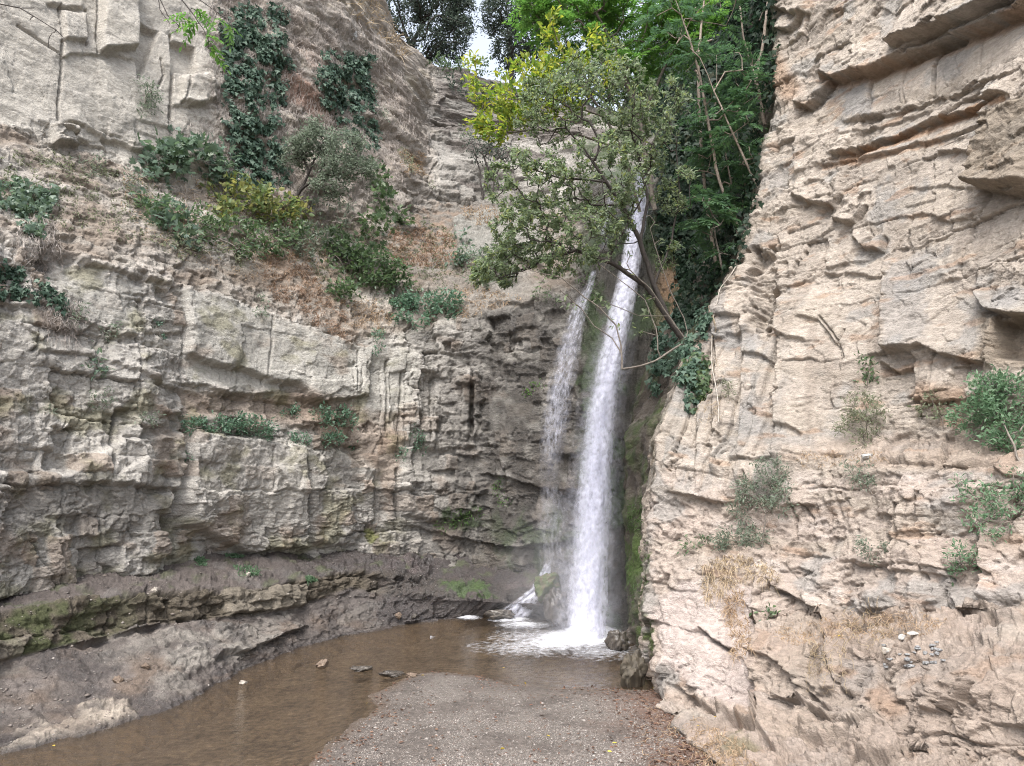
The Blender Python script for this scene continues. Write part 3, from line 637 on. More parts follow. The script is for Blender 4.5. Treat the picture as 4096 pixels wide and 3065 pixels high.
d += .08 * plates(gg, 5) * (1 - .7 * mud) + .10 * dome * (1 - .4 * mud) * ridged(S * 1.6, T * 2.4, 1, 3) + .12 * dome * (1 - mud) * (b2[0] - .5)
outc = soft(U + nzp, V + nzp, [(90,705),(60,720),(15,735),(0,766),(60,745),(110,730),(138,718),(125,700)], 5)
out2 = soft(U + nzp, V + nzp, [(195,635),(215,625),(260,632),(300,628),(302,622),(240,660),(215,665),(165,680),(160,640)], 5)
out3 = np.maximum(.7 * blob(U, V, 160, 697, 9, 5), .6 * blob(U, V, 120, 655, 30, 10))
d += mud * (.05 * w2 + .02 * fbm(S * 5, T * 5, 4, 4)) + .07 * outc * (.6 + plates(gg, 3)) + .07 * out2 * (.6 + plates(gg, 4))
d += mud * .06 * np.clip(b3[0] - .4, 0, 1) * sstep(0, .3, fbm(S * .8, T, 1, 3))
d += ledge(U, V, [(215,660),(225,655),(245,652),(258,645),(300,628)], .16, 6, .18, 5, 6, nz=nzp * .2)
d += ledge(U, V, [(80,645),(110,636),(154,627)], .2, 5, .1, 4, 8, nz=nzp * .2)
for pts, w, dep in [([(112,612),(110,640)], 1.4, .35), ([(171,600),(171,630)], 1.3, .35), ([(210,590),(211,622)], 1.1, .25), ([(148,598),(145,625)], 1.2, .25)]:
    d -= riser * dep * (1 - sstep(w * .4, w * 1.3, segdist(U + nzp * .2, V, pts, 12)))
fb1 = facets(S + .1 * w2, T + .1 * w2, .75, .6, 5000); fb2 = facets(S + .04 * w2, T + .04 * w2, .26, .2, 5100)
d += (riser + .6 * ledge_top + .35 * mud + 1.1 * dome * (1 - .5 * mud)) * .09 * chisel(fb1, .6, 1.) + (riser + .5 * ledge_top + .35 * mud) * .03 * chisel(fb2, .6, 1.1)
X = lay(P, N, d)
tone = .85 + .35 * fbm(S * .9, T * 1.3, 4, 5) + .12 * (b3[0] - .5)
c = np.ones(U.shape + (3,)) * np.array([.142, .122, .110]) * tone[..., None]
c = mixc(c, [.15, .112, .085], mud * sstep(-.1, .4, fbm(S * .7, T * .9, 0, 4)) * .7)
c = mixc(c, [.215, .195, .172], mud * sstep(.12, .4, fbm(S * .6, T * .8, 3, 4)) * .65)
c = mixc(c, [.105, .088, .08], ledge_top * .8); c = mixc(c, [.15, .135, .125], ledge_top * .7 * sstep(.1, .4, fbm(S * 1.1, T * 1.5, 5, 4)))
c = mixc(c, [.085, .07, .048], riser * .8); c = mixc(c, [.055, .068, .024], riser * (1 - sstep(50, 180, U + nzp * 3)) * sstep(-.25, .2, w2 + .1) * .75)
c = mixc(c, [.20, .175, .14], riser * sstep(.6, .9, b2[0]) * .7)
c = mixc(c, [.33, .285, .235], outc * np.clip(.8 + w2, 0, 1)); c = mixc(c, [.235, .215, .19], out2 * np.clip(.75 + w2, 0, 1)); c = mixc(c, [.21, .19, .17], np.clip(out3, 0, 1))
wetb = np.clip(dome * (1 - .4 * mud) + .8 * ledge_top * sstep(230, 330, U + nzp * 3) + .6 * mud * sstep(260, 400, U), 0, 1)
edge = mud * (1 - sstep(0, .16, X[..., 2]))
wetb = np.maximum(wetb, edge); wetb = np.maximum(wetb, mud * .7 * sstep(.05, .35, fbm(S * .7, T * .9, 4, 4)))
c = mixc(c, [.038, .032, .032], wetb * .80)
c = mixc(c, [.095, .076, .074], dome * sstep(.05, .4, fbm(S * .8, T * .7, 6, 4)) * (1 - mud) * .6)
c = mixc(c, [.05, .085, .025], sstep(.5, .8, blob(U + nzp, V + nzp, 470, 590, 40, 7) + .2 * w2) * .85)
c = mixc(c, [.075, .10, .035], ledge_top * .4 * sstep(.2, .5, fbm(S * 1.5, T * 1.5, 2, 3)))
c = mixc(c, np.array([.17, .135, .10]), mud * (1 - sstep(-.10, .015, X[..., 2])) * np.clip(.9 + .6 * w2, .4, 1))
rgba = np.concatenate([np.clip(c, .008, .7), np.clip(wetb * 1.0 + .12, 0, 1)[..., None]], -1)
bench = mesh('rock_shelf', X.reshape(-1, 3), [gridfaces(*U.shape)], M_SHELF, attrs={'Col': rgba.reshape(-1, 4)})
tag(bench, kind='structure')

# ================================================================== GROUND: stream bed + gravel bank
shore_px = [(296,775),(330,742),(352,726),(378,706),(368,696),(392,686),(412,675),(440,671),(480,676),(512,684),(560,688),(610,689),(652,690)]
shore = np.array([atz(u, v)[:2] for u, v in shore_px])
bank_poly = [tuple(p) for p in shore] + [(12, 15.5), (40, 15), (40, -40), (-2.2, -40), tuple(shore[0] + np.array([-1.3, -4.0]))]
def ground_h(x, y):
    jx = .10 * fbm(x * 1.5, y * 1.5, 1, 3); xx, yy = x + jx, y + .12 * fbm(x * 1.2, y * 1.2, 2, 3)
    dd = segdist(xx, yy, bank_poly + [bank_poly[0]]); sgn = np.where(inside(xx, yy, bank_poly), dd, -dd)
    h = np.where(sgn > 0, .20 * (1 - np.exp(-sgn / 2.6)), -.34 * (1 - np.exp(sgn / 1.0)))
    h = h + .03 * fbm(x * 1.1, y * 1.1, 3, 4) * sstep(-.3, .5, np.abs(sgn)) + .008 * fbm(x * 9, y * 9, 4, 3)
    return h, sgn
gu = np.arange(-140, 830, 1.6); gv = np.concatenate([np.arange(604, 800, 1.1), np.arange(801, 1100, 12)])
GU, GV = np.meshgrid(gu, gv[::-1]); Q = atz(GU, GV, 0.0)
gx, gy = Q[..., 0].copy(), Q[..., 1].copy()
h, sgn = ground_h(gx, gy)
n1 = fbm(gx * 1.2, gy * 1.2, 5, 5); n2 = fbm(gx * 7, gy * 7, 6, 3)
c = np.ones(gx.shape + (3,)) * np.array([.142, .122, .108]) * (1 + .3 * n1 + .25 * n2)[..., None]
pale = sstep(.3, 1.2, sgn) * sstep(-.15, .35, fbm(gx * .9, gy * .9, 2, 4) + .15)
c = mixc(c, [.215, .195, .175], pale * .55)
c = mixc(c, [.175, .105, .078], sstep(1.2, 3.0, gx + .6 * n1) * sstep(.1, .5, sgn) * .75)
c = mixc(c, [.13, .095, .07], (1 - sstep(0, .35, sgn)) * .8 * (sgn > -.02))
bedc = np.array([.17, .14, .108])
c = np.where((sgn < 0)[..., None], bedc * (1 + .7 * n1 + .9 * n2)[..., None], c)
rgba = np.concatenate([np.clip(c, .01, .7), np.where(sgn < .12, .6, .05)[..., None]], -1)
g = mesh('gravel_bank', np.stack([gx, gy, h], -1).reshape(-1, 3), [gridfaces(*gx.shape)], M_SOIL, smooth=True, attrs={'Col': rgba.reshape(-1, 4)})
tag(g, kind='structure')
# the far ground, one sheet below everything
e = 400.0
gs = mesh('ground', [(-e, -e, -.9), (e, -e, -.9), (e, e, -.9), (-e, e, -.9)], [[(0, 1, 2, 3)]], M_SOIL, attrs={'Col': np.array([[.2, .16, .12, 0]] * 4)})
tag(gs, kind='structure')
# ================================================================== WATER
dg = bpy.context.evaluated_depsgraph_get(); dg.update()
def hit(u, v):
    """surface point, normal and distance seen through a pixel (None when the sky is there)"""
    d = ray(u, v); d = d / np.linalg.norm(d)
    ok, p, n, i, ob, mtx = scene.ray_cast(dg, Vector(CAM), Vector(d))
    if not ok: return None
    p = np.array(p); n = np.array(n)
    if np.dot(n, d) > 0: n = -n
    return p, n, float(np.linalg.norm(p - CAM))
def drop(p):
    ok, q, n, i, ob, mtx = scene.ray_cast(dg, Vector((p[0], p[1], p[2])), Vector((0, 0, -1)))
    return np.array(q) if ok else np.array(p)

def water_material():
    m = bpy.data.materials.new('stream_water'); nt, N, L = nodes(m)
    out = N.new('ShaderNodeOutputMaterial'); tr = N.new('ShaderNodeBsdfTransparent'); tr.inputs[0].default_value = (.88, .81, .72, 1)
    gl = N.new('ShaderNodeBsdfGlossy'); gl.inputs['Roughness'].default_value = .06
    df = N.new('ShaderNodeBsdfDiffuse'); df.inputs[0].default_value = (.16, .12, .085, 1)
    fr = N.new('ShaderNodeFresnel'); fr.inputs[0].default_value = 1.333
    m0 = N.new('ShaderNodeMixShader'); m0.inputs[0].default_value = .18; mx = N.new('ShaderNodeMixShader')
    tc = N.new('ShaderNodeTexCoord'); mp = N.new('ShaderNodeMapping'); mp.inputs['Scale'].default_value = (1, 1.9, 1); mp.inputs['Rotation'].default_value = (0, 0, R(-32))
    n = N.new('ShaderNodeTexNoise'); n.inputs['Scale'].default_value = 2.6; n.inputs['Detail'].default_value = 4; n.inputs['Roughness'].default_value = .55
    n2 = N.new('ShaderNodeTexNoise'); n2.inputs['Scale'].default_value = 11; n2.inputs['Detail'].default_value = 3
    ad = N.new('ShaderNodeMath'); ad.operation = 'MULTIPLY_ADD'; ad.inputs[1].default_value = .3
    bp = N.new('ShaderNodeBump'); bp.inputs['Strength'].default_value = .8; bp.inputs['Distance'].default_value = .14
    L.new(tc.outputs['Object'], mp.inputs['Vector'])
    for k in (n, n2): L.new(mp.outputs[0], k.inputs['Vector'])
    L.new(n2.outputs['Fac'], ad.inputs[0]); L.new(n.outputs['Fac'], ad.inputs[2]); L.new(ad.outputs[0], bp.inputs['Height'])
    for k in (gl, fr): L.new(bp.outputs[0], k.inputs['Normal'])
    L.new(tr.outputs[0], m0.inputs[1]); L.new(df.outputs[0], m0.inputs[2]); L.new(fr.outputs[0], mx.inputs[0])
    L.new(m0.outputs[0], mx.inputs[1]); L.new(gl.outputs[0], mx.inputs[2]); L.new(mx.outputs[0], out.inputs[0]); return m
pts_ = np.array([(-24, 4, 0), (3.2, 4, 0), (4.6, 24.6, 0), (2, 27.5, 0), (-3, 28.5, 0), (-9, 22, 0), (-24, 9, 0)], float)
wt = mesh('stream', pts_, [[tuple(range(len(pts_)))]], water_material()); tag(wt, kind='structure')

def fall_material(name, dens, sc=(26, 26, .55), col=(.80, .805, .90), lo=.38, hi=.66):
    m = bpy.data.materials.new(name); nt, N, L = nodes(m)
    out = N.new('ShaderNodeOutputMaterial'); tr = N.new('ShaderNodeBsdfTransparent')
    df = N.new('ShaderNodeBsdfDiffuse'); df.inputs[0].default_value = (*col, 1); tl = N.new('ShaderNodeBsdfTranslucent'); tl.inputs[0].default_value = (*col, 1)
    ms = N.new('ShaderNodeMixShader'); ms.inputs[0].default_value = .4; mx = N.new('ShaderNodeMixShader')
    a = N.new('ShaderNodeAttribute'); a.attribute_name = 'flow'       # x across, y along, z edge fade
    mp = N.new('ShaderNodeMapping'); mp.inputs['Scale'].default_value = sc
    n = N.new('ShaderNodeTexNoise'); n.inputs['Scale'].default_value = 1; n.inputs['Detail'].default_value = 3; n.inputs['Roughness'].default_value = .55
    mr = N.new('ShaderNodeMapRange'); mr.inputs[1].default_value = lo; mr.inputs[2].default_value = hi; mr.inputs[3].default_value = 0; mr.inputs[4].default_value = 1
    ml = N.new('ShaderNodeMath'); ml.operation = 'MULTIPLY'; m2 = N.new('ShaderNodeMath'); m2.operation = 'MULTIPLY'; m2.inputs[1].default_value = dens; m2.use_clamp = True
    L.new(a.outputs['Vector'], mp.inputs['Vector']); L.new(mp.outputs[0], n.inputs['Vector']); L.new(n.outputs['Fac'], mr.inputs[0])
    L.new(mr.outputs[0], ml.inputs[0]); L.new(a.outputs['Alpha'], ml.inputs[1]); L.new(ml.outputs[0], m2.inputs[0])
    L.new(df.outputs[0], ms.inputs[1]); L.new(tl.outputs[0], ms.inputs[2]); L.new(m2.outputs[0], mx.inputs[0]); L.new(tr.outputs[0], mx.inputs[1]); L.new(ms.outputs[0], mx.inputs[2])
    L.new(mx.outputs[0], out.inputs[0]); return m
def fall_sheets(name, path, mat, parent, nl=3, bulge=.3, spread=1., seed=0, endfade=.05, topfade=.02):
    """path: (u, v, width_px, y). A falling body of water: nested curved skins, the outer thin and torn"""
    p = np.array(path, float); n = 90; tt = np.linspace(0, len(p) - 1, n); i = np.arange(len(p))
    q = np.stack([np.interp(tt, i, p[:, k]) for k in range(4)], -1)
    for _ in range(3): q[1:-1] = (q[:-2] + 2 * q[1:-1] + q[2:]) / 4
    C = at(q[:, 0], q[:, 1], q[:, 3]); wid = q[:, 2] / FPX * q[:, 3] * .5
    s = np.concatenate([[0], np.cumsum(np.linalg.norm(np.diff(C, axis=0), axis=1))])
    right = np.array([.97, .25, 0.]); front = np.array([.25, -.97, 0.])
    Vs, Fs, A = [], [], []; off = 0; rr = np.random.default_rng(seed)
    for l in range(nl):
        k = 1 - .22 * l; na = 15; ang = np.linspace(-1.45, 1.45, na)
        for j, ph in enumerate([0]):
            sx = np.sin(ang)[None, :] * wid[:, None] * k * spread
            sx = sx + .10 * wid[:, None] * fbm(s[:, None] * .7 + 3 * l, ang[None, :] * .8 + 9 * l + seed, l, 2)
            sy = np.cos(ang)[None, :] * bulge * (wid[:, None] / wid.max()) * k + .12 * fbm(s[:, None] * .9, ang[None, :] * 2.2 + l * 5 + seed, l + 1, 3)
            X = C[:, None] + sx[..., None] * right + sy[..., None] * front
            fade = (1 - np.abs(np.linspace(-1, 1, na)) ** (3 if l else 2.2))[None, :] * sstep(0, topfade, np.linspace(0, 1, n))[:, None] * (1 - sstep(1 - endfade, 1, np.linspace(0, 1, n)))[:, None]
            fl = np.stack([sx + 3.7 * l + seed, np.broadcast_to(s[:, None], sx.shape), np.full(sx.shape, l * 2.3), np.clip(fade, 0, 1)], -1)
            Vs.append(X.reshape(-1, 3)); Fs.append(gridfaces(n, na) + off); A.append(fl.reshape(-1, 4)); off += n * na
    return mesh(name, np.concatenate(Vs), [np.concatenate(Fs)], mat, parent, smooth=True, attrs={'flow': np.concatenate(A)})
M_FALL = fall_material('white_water', 1.0, (8, 4, .09), lo=.24, hi=.70); M_THIN = fall_material('thin_water', .5, (12, 4, .2), lo=.38, hi=.74); M_VEIL = fall_material('veil_water', .28, (14, 4, .25), lo=.40, hi=.75); M_MIST = fall_material('spray_water', .30, (5, 5, .4), lo=.3, hi=.8)
k = .463
MAIN = [(641,168,10,27.0),(641,178,14,26.9),(640,198,21,26.7),(635,230,25,26.2),(628,277,28,25.6),(618,324,31,25.1),(608,370,33,24.6),(600,416,35,24.1),(595,463,37,23.6),(592,509,39,23.2),(589,555,40,22.8),(586,602,41,22.5),(585,642,44,22.2)]
f0 = atz(585, 640)
wf = thing('waterfall', 'tall white main waterfall pouring from the leafy lip down into the pool', 'waterfall', f0)
MAIN = [(u, v, w * (.9 if v < 480 else 1.), y) for u, v, w, y in MAIN]
fall_sheets('water_sheet', MAIN, M_FALL, wf, 4, .42, 1.0, 1, .02)
fall_sheets('spray', [(u, v, w * 1.75, y + .05) for u, v, w, y in MAIN[4:]], M_MIST, wf, 2, .5, 1.0, 5, .08, .3)
SIDE = [(594,270,6,26.5),(590,285,11,26.4),(580,306,18,26.2),(569,346,26,25.9),(562,380,30,25.7),(557,410,31,25.6),(553,440,29,25.5),(550,470,26,25.5),(550,505,24,25.4)]
wf2 = thing('waterfall', 'thin side waterfall sliding down dark wet rock left of the main fall', 'waterfall', at(549, 492, 25.4))
fall_sheets('water_sheet', SIDE, M_THIN, wf2, 3, .16, 1.0, 21, .35, .03)
UPR = [(611,193,6,27.2),(608,212,9,27.0),(604,232,9,26.8),(603,252,6,26.7)]
wf3 = thing('waterfall', 'short thin trickle high up beside the lip of the main fall', 'waterfall', at(603, 252, 26.6))
fall_sheets('water_sheet', UPR, M_THIN, wf3, 2, .12, 1., 31, .3, .1)
M_CASC = fall_material('cascade_water', .95, (6, 4, 1.1), lo=.34, hi=.66)
# cascade at the foot, thin veils and foam: they lie on the rock found by ray
def draped(name, label, path, mat, seed, nl=2, out=.10, parent=None, cat='waterfall'):
    q = []
    for u, v, w in path:
        h = hit(u, v); y = h[0][1] if h else 25.0
        q.append((u, v, w, y))
    ys = np.array([a[3] for a in q]); ys = np.minimum.accumulate(ys) - out
    q = [(a[0], a[1], a[2], b) for a, b in zip(q, ys)]
    if parent is None: parent = thing('cascade', label, cat, at(q[-1][0], q[-1][1], q[-1][3]))
    fall_sheets('water_sheet', q, mat, parent, nl, .16, 1.0, seed, .12, .1)
    return parent
draped('cascade', 'small white cascade tumbling over a low boulder left of the main fall foot', [(549,562,8),(546,574,14),(538,588,17),(527,600,26),(518,610,36),(512,619,46)], M_CASC, 41, 2, .10)
draped('cascade', 'faint veil of water running over dark stepped rock under the thin fall', [(554,480,26),(556,500,36),(558,520,46),(560,545,50),(562,570,46),(566,598,38),(570,620,30)], M_VEIL, 47, 2, .22)
def foam_material():
    m = bpy.data.materials.new('white_foam'); nt, N, L = nodes(m)
    out = N.new('ShaderNodeOutputMaterial'); tr = N.new('ShaderNodeBsdfTransparent'); df = N.new('ShaderNodeBsdfDiffuse'); df.inputs[0].default_value = (.84, .85, .9, 1)
    a = N.new('ShaderNodeAttribute'); a.attribute_name = 'flow'; tc = N.new('ShaderNodeTexCoord')
    n = N.new('ShaderNodeTexNoise'); n.inputs['Scale'].default_value = 5.5; n.inputs['Detail'].default_value = 6; n.inputs['Roughness'].default_value = .7
    ad = N.new('ShaderNodeMath'); ad.operation = 'ADD'; mr = N.new('ShaderNodeMapRange'); mr.inputs[1].default_value = .55; mr.inputs[2].default_value = 1.3; mr.inputs[4].default_value = .95
    mx = N.new('ShaderNodeMixShader'); L.new(tc.outputs['Object'], n.inputs['Vector']); L.new(n.outputs['Fac'], ad.inputs[0]); L.new(a.outputs['Alpha'], ad.inputs[1]); L.new(ad.outputs[0], mr.inputs[0])
    L.new(mr.outputs[0], mx.inputs[0]); L.new(tr.outputs[0], mx.inputs[1]); L.new(df.outputs[0], mx.inputs[2]); L.new(mx.outputs[0], out.inputs[0]); return m
M_FOAM = foam_material()
def foam(spots, h, name, label):
    U_, V_ = np.meshgrid(np.arange(430, 660, 1.2), np.arange(700, 606, -.7)); Q = atz(U_, V_, 0.)
    f = np.zeros(U_.shape)
    for u, v, ru, rv, a in spots: f = np.maximum(f, a * np.clip(1.15 - np.sqrt(((U_ - u) / ru) ** 2 + ((V_ - v) / rv) ** 2), 0, 1))
    z = .012 + h * f * (.5 + .8 * ridged(Q[..., 0] * 3, Q[..., 1] * 3, 2, 4)); Q[..., 2] = z
    ok = f > .02; F = gridfaces(*U_.shape); F = F[ok.ravel()[F].all(1)]
    used = np.unique(F); re = np.full(U_.size, -1); re[used] = np.arange(len(used))
    A = np.zeros((U_.size, 4)); A[:, 3] = f.ravel()
    o = mesh(name, Q.reshape(-1, 3)[used], [re[F]], M_FOAM, smooth=True, attrs={'flow': A[used]})
    tag(o, label, 'foam', kind='stuff')
foam([(578,640,52,10,.9),(556,644,54,10,.5),(590,636,34,11,1.1),(524,626,28,4,.5),(510,620,22,4,.7),(530,638,44,10,.26),(468,618,14,3,.55),(420,638,16,2.5,.5),(540,648,74,10,.26),(600,652,44,10,.24)], .16, 'foam', 'white churned foam on the pool where the waterfall lands')
# mist hanging over the foot of the falls
mm = bpy.data.materials.new('fall_mist'); nt, N, L = nodes(mm); out = N.new('ShaderNodeOutputMaterial'); pv = N.new('ShaderNodeVolumePrincipled')
pv.inputs['Color'].default_value = (.95, .96, 1, 1); pv.inputs['Density'].default_value = .075; pv.inputs['Anisotropy'].default_value = .1
tc = N.new('ShaderNodeTexCoord'); mp = N.new('ShaderNodeMapping'); gr = N.new('ShaderNodeTexGradient'); gr.gradient_type = 'SPHERICAL'
mp.inputs['Scale'].default_value = (1 / 2.5, 1 / 2.0, 1 / 3.9); mlt = N.new('ShaderNodeMath'); mlt.operation = 'MULTIPLY'; mlt.inputs[1].default_value = .13
L.new(tc.outputs['Object'], mp.inputs['Vector']); L.new(mp.outputs[0], gr.inputs['Vector']); L.new(gr.outputs['Fac'], mlt.inputs[0]); L.new(mlt.outputs[0], pv.inputs['Density'])
L.new(pv.outputs[0], out.inputs['Volume'])
MISTMAT = mm

q0 = at(566, 606, 23.2)
tt = np.linspace(0, 2 * np.pi, 25)[:-1]; pp = np.linspace(-1.5, 1.5, 13)
V = np.array([[2.5 * math.cos(a) * math.cos(b), 2.0 * math.sin(a) * math.cos(b), 3.9 * math.sin(b)] for b in pp for a in tt])
i = np.arange(12)[:, None] * 24 + np.arange(24)[None]; j = np.arange(12)[:, None] * 24 + (np.arange(24)[None] + 1) % 24
F = np.stack([i, j, j + 24, i + 24], -1).reshape(-1, 4)
ms_ = mesh('mist', V, [F, [tuple(range(23, -1, -1))], [tuple(range(288, 312))]], MISTMAT); ms_.location = q0; tag(ms_, 'thin white mist hanging round the foot of the falls', 'mist', None, 'stuff')
# ================================================================== PLANT TOOLS
def unit(a): return a / np.maximum(np.linalg.norm(a, axis=-1, keepdims=True), 1e-9)
TEMPL = {
 'oval': (np.array([(0,0,0),(.32,.42,.10),(.70,.34,.06),(1,0,-.06),(.70,-.34,.06),(.32,-.42,.10)]), [np.array([(0,1,2,3),(0,3,4,5)])]),
 'slim': (np.array([(0,0,0),(.45,.5,.08),(1,0,-.05),(.45,-.5,.08)]), [np.array([(0,1,2),(0,2,3)])]),
 'ivy':  (np.array([(0,0,0),(-.08,.36,-.05),(.22,.58,-.1),(.42,.26,.02),(1,0,-.12),(.42,-.26,.02),(.22,-.58,-.1),(-.08,-.36,-.05)]), [np.array([(0,1,2),(0,2,3),(0,3,4),(0,4,5),(0,5,6),(0,6,7)])]),
 'fig':  (np.array([(0,0,0),(-.05,.30,-.05),(.22,.58,-.14),(.36,.24,0),(.66,.50,-.12),(.62,.16,0),(1,0,-.14),(.62,-.16,0),(.66,-.50,-.12),(.36,-.24,0),(.22,-.58,-.14),(-.05,-.30,-.05)]), [np.array([(0,i,i+1) for i in range(1, 11)])]),
}
def leafmesh(P, A, Nn, L, W, kind='oval'):
    tv, tf = TEMPL[kind]; P = np.asarray(P); n = len(P); A = unit(A); B = unit(np.cross(Nn, A)); C = np.cross(A, B)
    L = np.broadcast_to(L, (n,)); W = np.broadcast_to(W, (n,))
    V = P[:, None] + tv[None, :, 0, None] * (A * L[:, None])[:, None] + tv[None, :, 1, None] * (B * W[:, None])[:, None] + tv[None, :, 2, None] * (C * L[:, None])[:, None]
    k = len(tv); F = [(f[None] + (np.arange(n) * k)[:, None, None]).reshape(-1, f.shape[1]) for f in tf]
    return V.reshape(-1, 3), F
def join(ms):
    Vs, Fd, off = [], {}, 0
    for V, F in ms:
        Vs.append(V)
        for f in F: Fd.setdefault(f.shape[1], []).append(f + off)
        off += len(V)
    return np.concatenate(Vs), [np.concatenate(x) for x in Fd.values()]
def tubes(p0, p1, r0, r1, k=5):
    d = unit(p1 - p0); up = np.where(np.abs(d[:, 2:3]) > .9, [[1., 0, 0]], [[0, 0, 1.]]); a = unit(np.cross(d, up)); b = np.cross(d, a)
    t = np.arange(k) * 2 * np.pi / k; ring = np.cos(t)[None, :, None] * a[:, None] + np.sin(t)[None, :, None] * b[:, None]
    V = np.concatenate([p0[:, None] + ring * r0[:, None, None], p1[:, None] + ring * r1[:, None, None]], 1)
    i = np.arange(k); f = np.stack([i, (i + 1) % k, (i + 1) % k + k, i + k], -1)
    return V.reshape(-1, 3), [(f[None] + (np.arange(len(p0)) * 2 * k)[:, None, None]).reshape(-1, 4)]
def grow(paths, targets, step=.3, wander=.12, rng=None, tip=.006, exp=2.3, reach=.12):
    """limbs first, then every target is joined to the nearest wood; radii by the pipe rule"""
    Pn, par, dl = [], [], []
    def add(p, q):
        Pn.append(np.array(p, float)); par.append(q); dl.append(0 if q < 0 else dl[q] + float(np.linalg.norm(Pn[-1] - Pn[q])))
        return len(Pn) - 1
    for path in paths:
        path = [np.array(p, float) for p in path]
        if not Pn: last = add(path[0], -1)
        else: last = int(np.argmin(np.linalg.norm(np.array(Pn) - path[0], axis=1)))
        for a, b in zip(path[:-1], path[1:]):
            n = max(1, int(np.linalg.norm(b - a) / step))
            for i in range(n):
                j = rng.normal(0, wander * .25 * step, 3) if i < n - 1 else 0
                last = add(a + (b - a) * (i + 1) / n + j, last)
    tips = []
    targets = sorted([np.array(t, float) for t in targets], key=lambda t: np.linalg.norm(t - Pn[0]))
    for t in targets:
        arr = np.array(Pn); c = np.linalg.norm(arr - t, axis=1) + reach * np.array(dl)
        k = int(np.argmin(c)); a = Pn[k]; dist = np.linalg.norm(t - a); n = max(2, int(dist / step)); last = k
        side = rng.normal(0, wander, 3) * dist
        for i in range(n):
            f = (i + 1) / n; p = a + (t - a) * f + side * math.sin(math.pi * f) + rng.normal(0, .18 * wander, 3) * step * (f < 1)
            last = add(p, last)
        tips.append(last)
    Pn = np.array(Pn); par = np.array(par); acc = np.zeros(len(Pn)); cnt = np.bincount(par[par >= 0], minlength=len(Pn))
    acc[cnt == 0] = tip ** exp
    for i in range(len(Pn) - 1, 0, -1): acc[par[i]] += acc[i]
    rad = acc ** (1 / exp); return Pn, par, rad, tips
def wood(Pn, par, rad, scale=1., rmin=0.004, rmax=9):
    i = np.arange(len(Pn))[par >= 0]; r = np.clip(rad * scale, rmin, rmax); p0 = Pn[par[i]]; p1 = Pn[i]
    return tubes(p0, p1, np.minimum(r[par[i]], r[i] * 1.35), r[i], 5)
def in_ball(rng, n, shell=.45):
    d = unit(rng.normal(size=(n, 3))); r = rng.random(n) ** (1 / 3.); r = shell + (1 - shell) * r if shell > 0 else r
    return d * r[:, None]
LEAFC = {
 'elm': [(.09,.125,.065),(.14,.18,.10),(.18,.22,.135),(.22,.26,.17),(.10,.14,.075),(.15,.20,.105),(.24,.27,.10)],
 'yellow': [(.17,.23,.045),(.28,.32,.06),(.34,.34,.07),(.21,.28,.055),(.10,.17,.035),(.15,.22,.05)],
 'bright': [(.06,.13,.03),(.10,.20,.05),(.13,.25,.07),(.08,.16,.045),(.17,.27,.07)],
 'ailanthus': [(.045,.09,.04),(.07,.135,.06),(.095,.165,.075),(.06,.11,.065),(.085,.14,.085)],
 'ivy': [(.022,.046,.03),(.042,.078,.054),(.07,.115,.08),(.10,.15,.11),(.038,.074,.044)],
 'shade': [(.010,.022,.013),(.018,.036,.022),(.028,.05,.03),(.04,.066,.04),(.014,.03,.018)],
 'fig': [(.085,.13,.085),(.12,.175,.125),(.15,.205,.165),(.08,.125,.065),(.11,.16,.095)],
 'green': [(.05,.085,.04),(.08,.125,.06),(.115,.165,.08),(.065,.105,.06),(.09,.14,.055)],
 'olive': [(.13,.145,.09),(.17,.185,.125),(.20,.21,.14),(.15,.175,.11)],
 'sage': [(.115,.145,.105),(.155,.19,.14),(.19,.22,.17),(.095,.125,.085)],
 'ledge': [(.065,.125,.08),(.10,.175,.115),(.135,.215,.15),(.075,.13,.07)],
 'dark': [(.035,.05,.04),(.055,.075,.058),(.085,.105,.085),(.045,.06,.04)],
 'autumn': [(.16,.20,.07),(.24,.245,.09),(.12,.165,.065),(.30,.28,.10),(.11,.15,.065),(.10,.145,.065),(.17,.20,.08)],
 'dry': [(.34,.24,.15),(.44,.33,.22),(.26,.18,.11),(.38,.28,.19)],
 'rust': [(.26,.17,.115),(.35,.24,.17),(.19,.13,.09),(.30,.215,.15)],
 'straw': [(.36,.28,.18),(.43,.345,.235),(.29,.22,.145)],
 'fresh': [(.085,.15,.085),(.12,.20,.115),(.155,.235,.145),(.10,.165,.09)],
 'twig': [(.33,.29,.26),(.42,.375,.34),(.24,.205,.18)],
 'moss': [(.05,.10,.028),(.075,.14,.04),(.06,.115,.03)],
}
ML = {}
def LM(k):
    if k not in ML:
        ML[k] = leaf_material(k + '_leaf', LEAFC[k], transl=0 if k == 'twig' else (.15 if k in ('dry', 'rust', 'straw', 'ivy') else (.5 if k in ('elm', 'yellow', 'bright') else .38)), rough=.42 if k in ('fig', 'green', 'ledge', 'elm') else .55, spec=.45 if k in ('fig', 'green', 'ledge', 'elm') else .28)
    return ML[k]
M_BARK = bark_material('grey_bark', (.085,.07,.058), (.19,.165,.14))
M_DARKBARK = bark_material('dark_bark', (.022,.018,.016), (.055,.046,.04))
M_PALEBARK = bark_material('pale_bark', (.16,.125,.10), (.30,.25,.21))
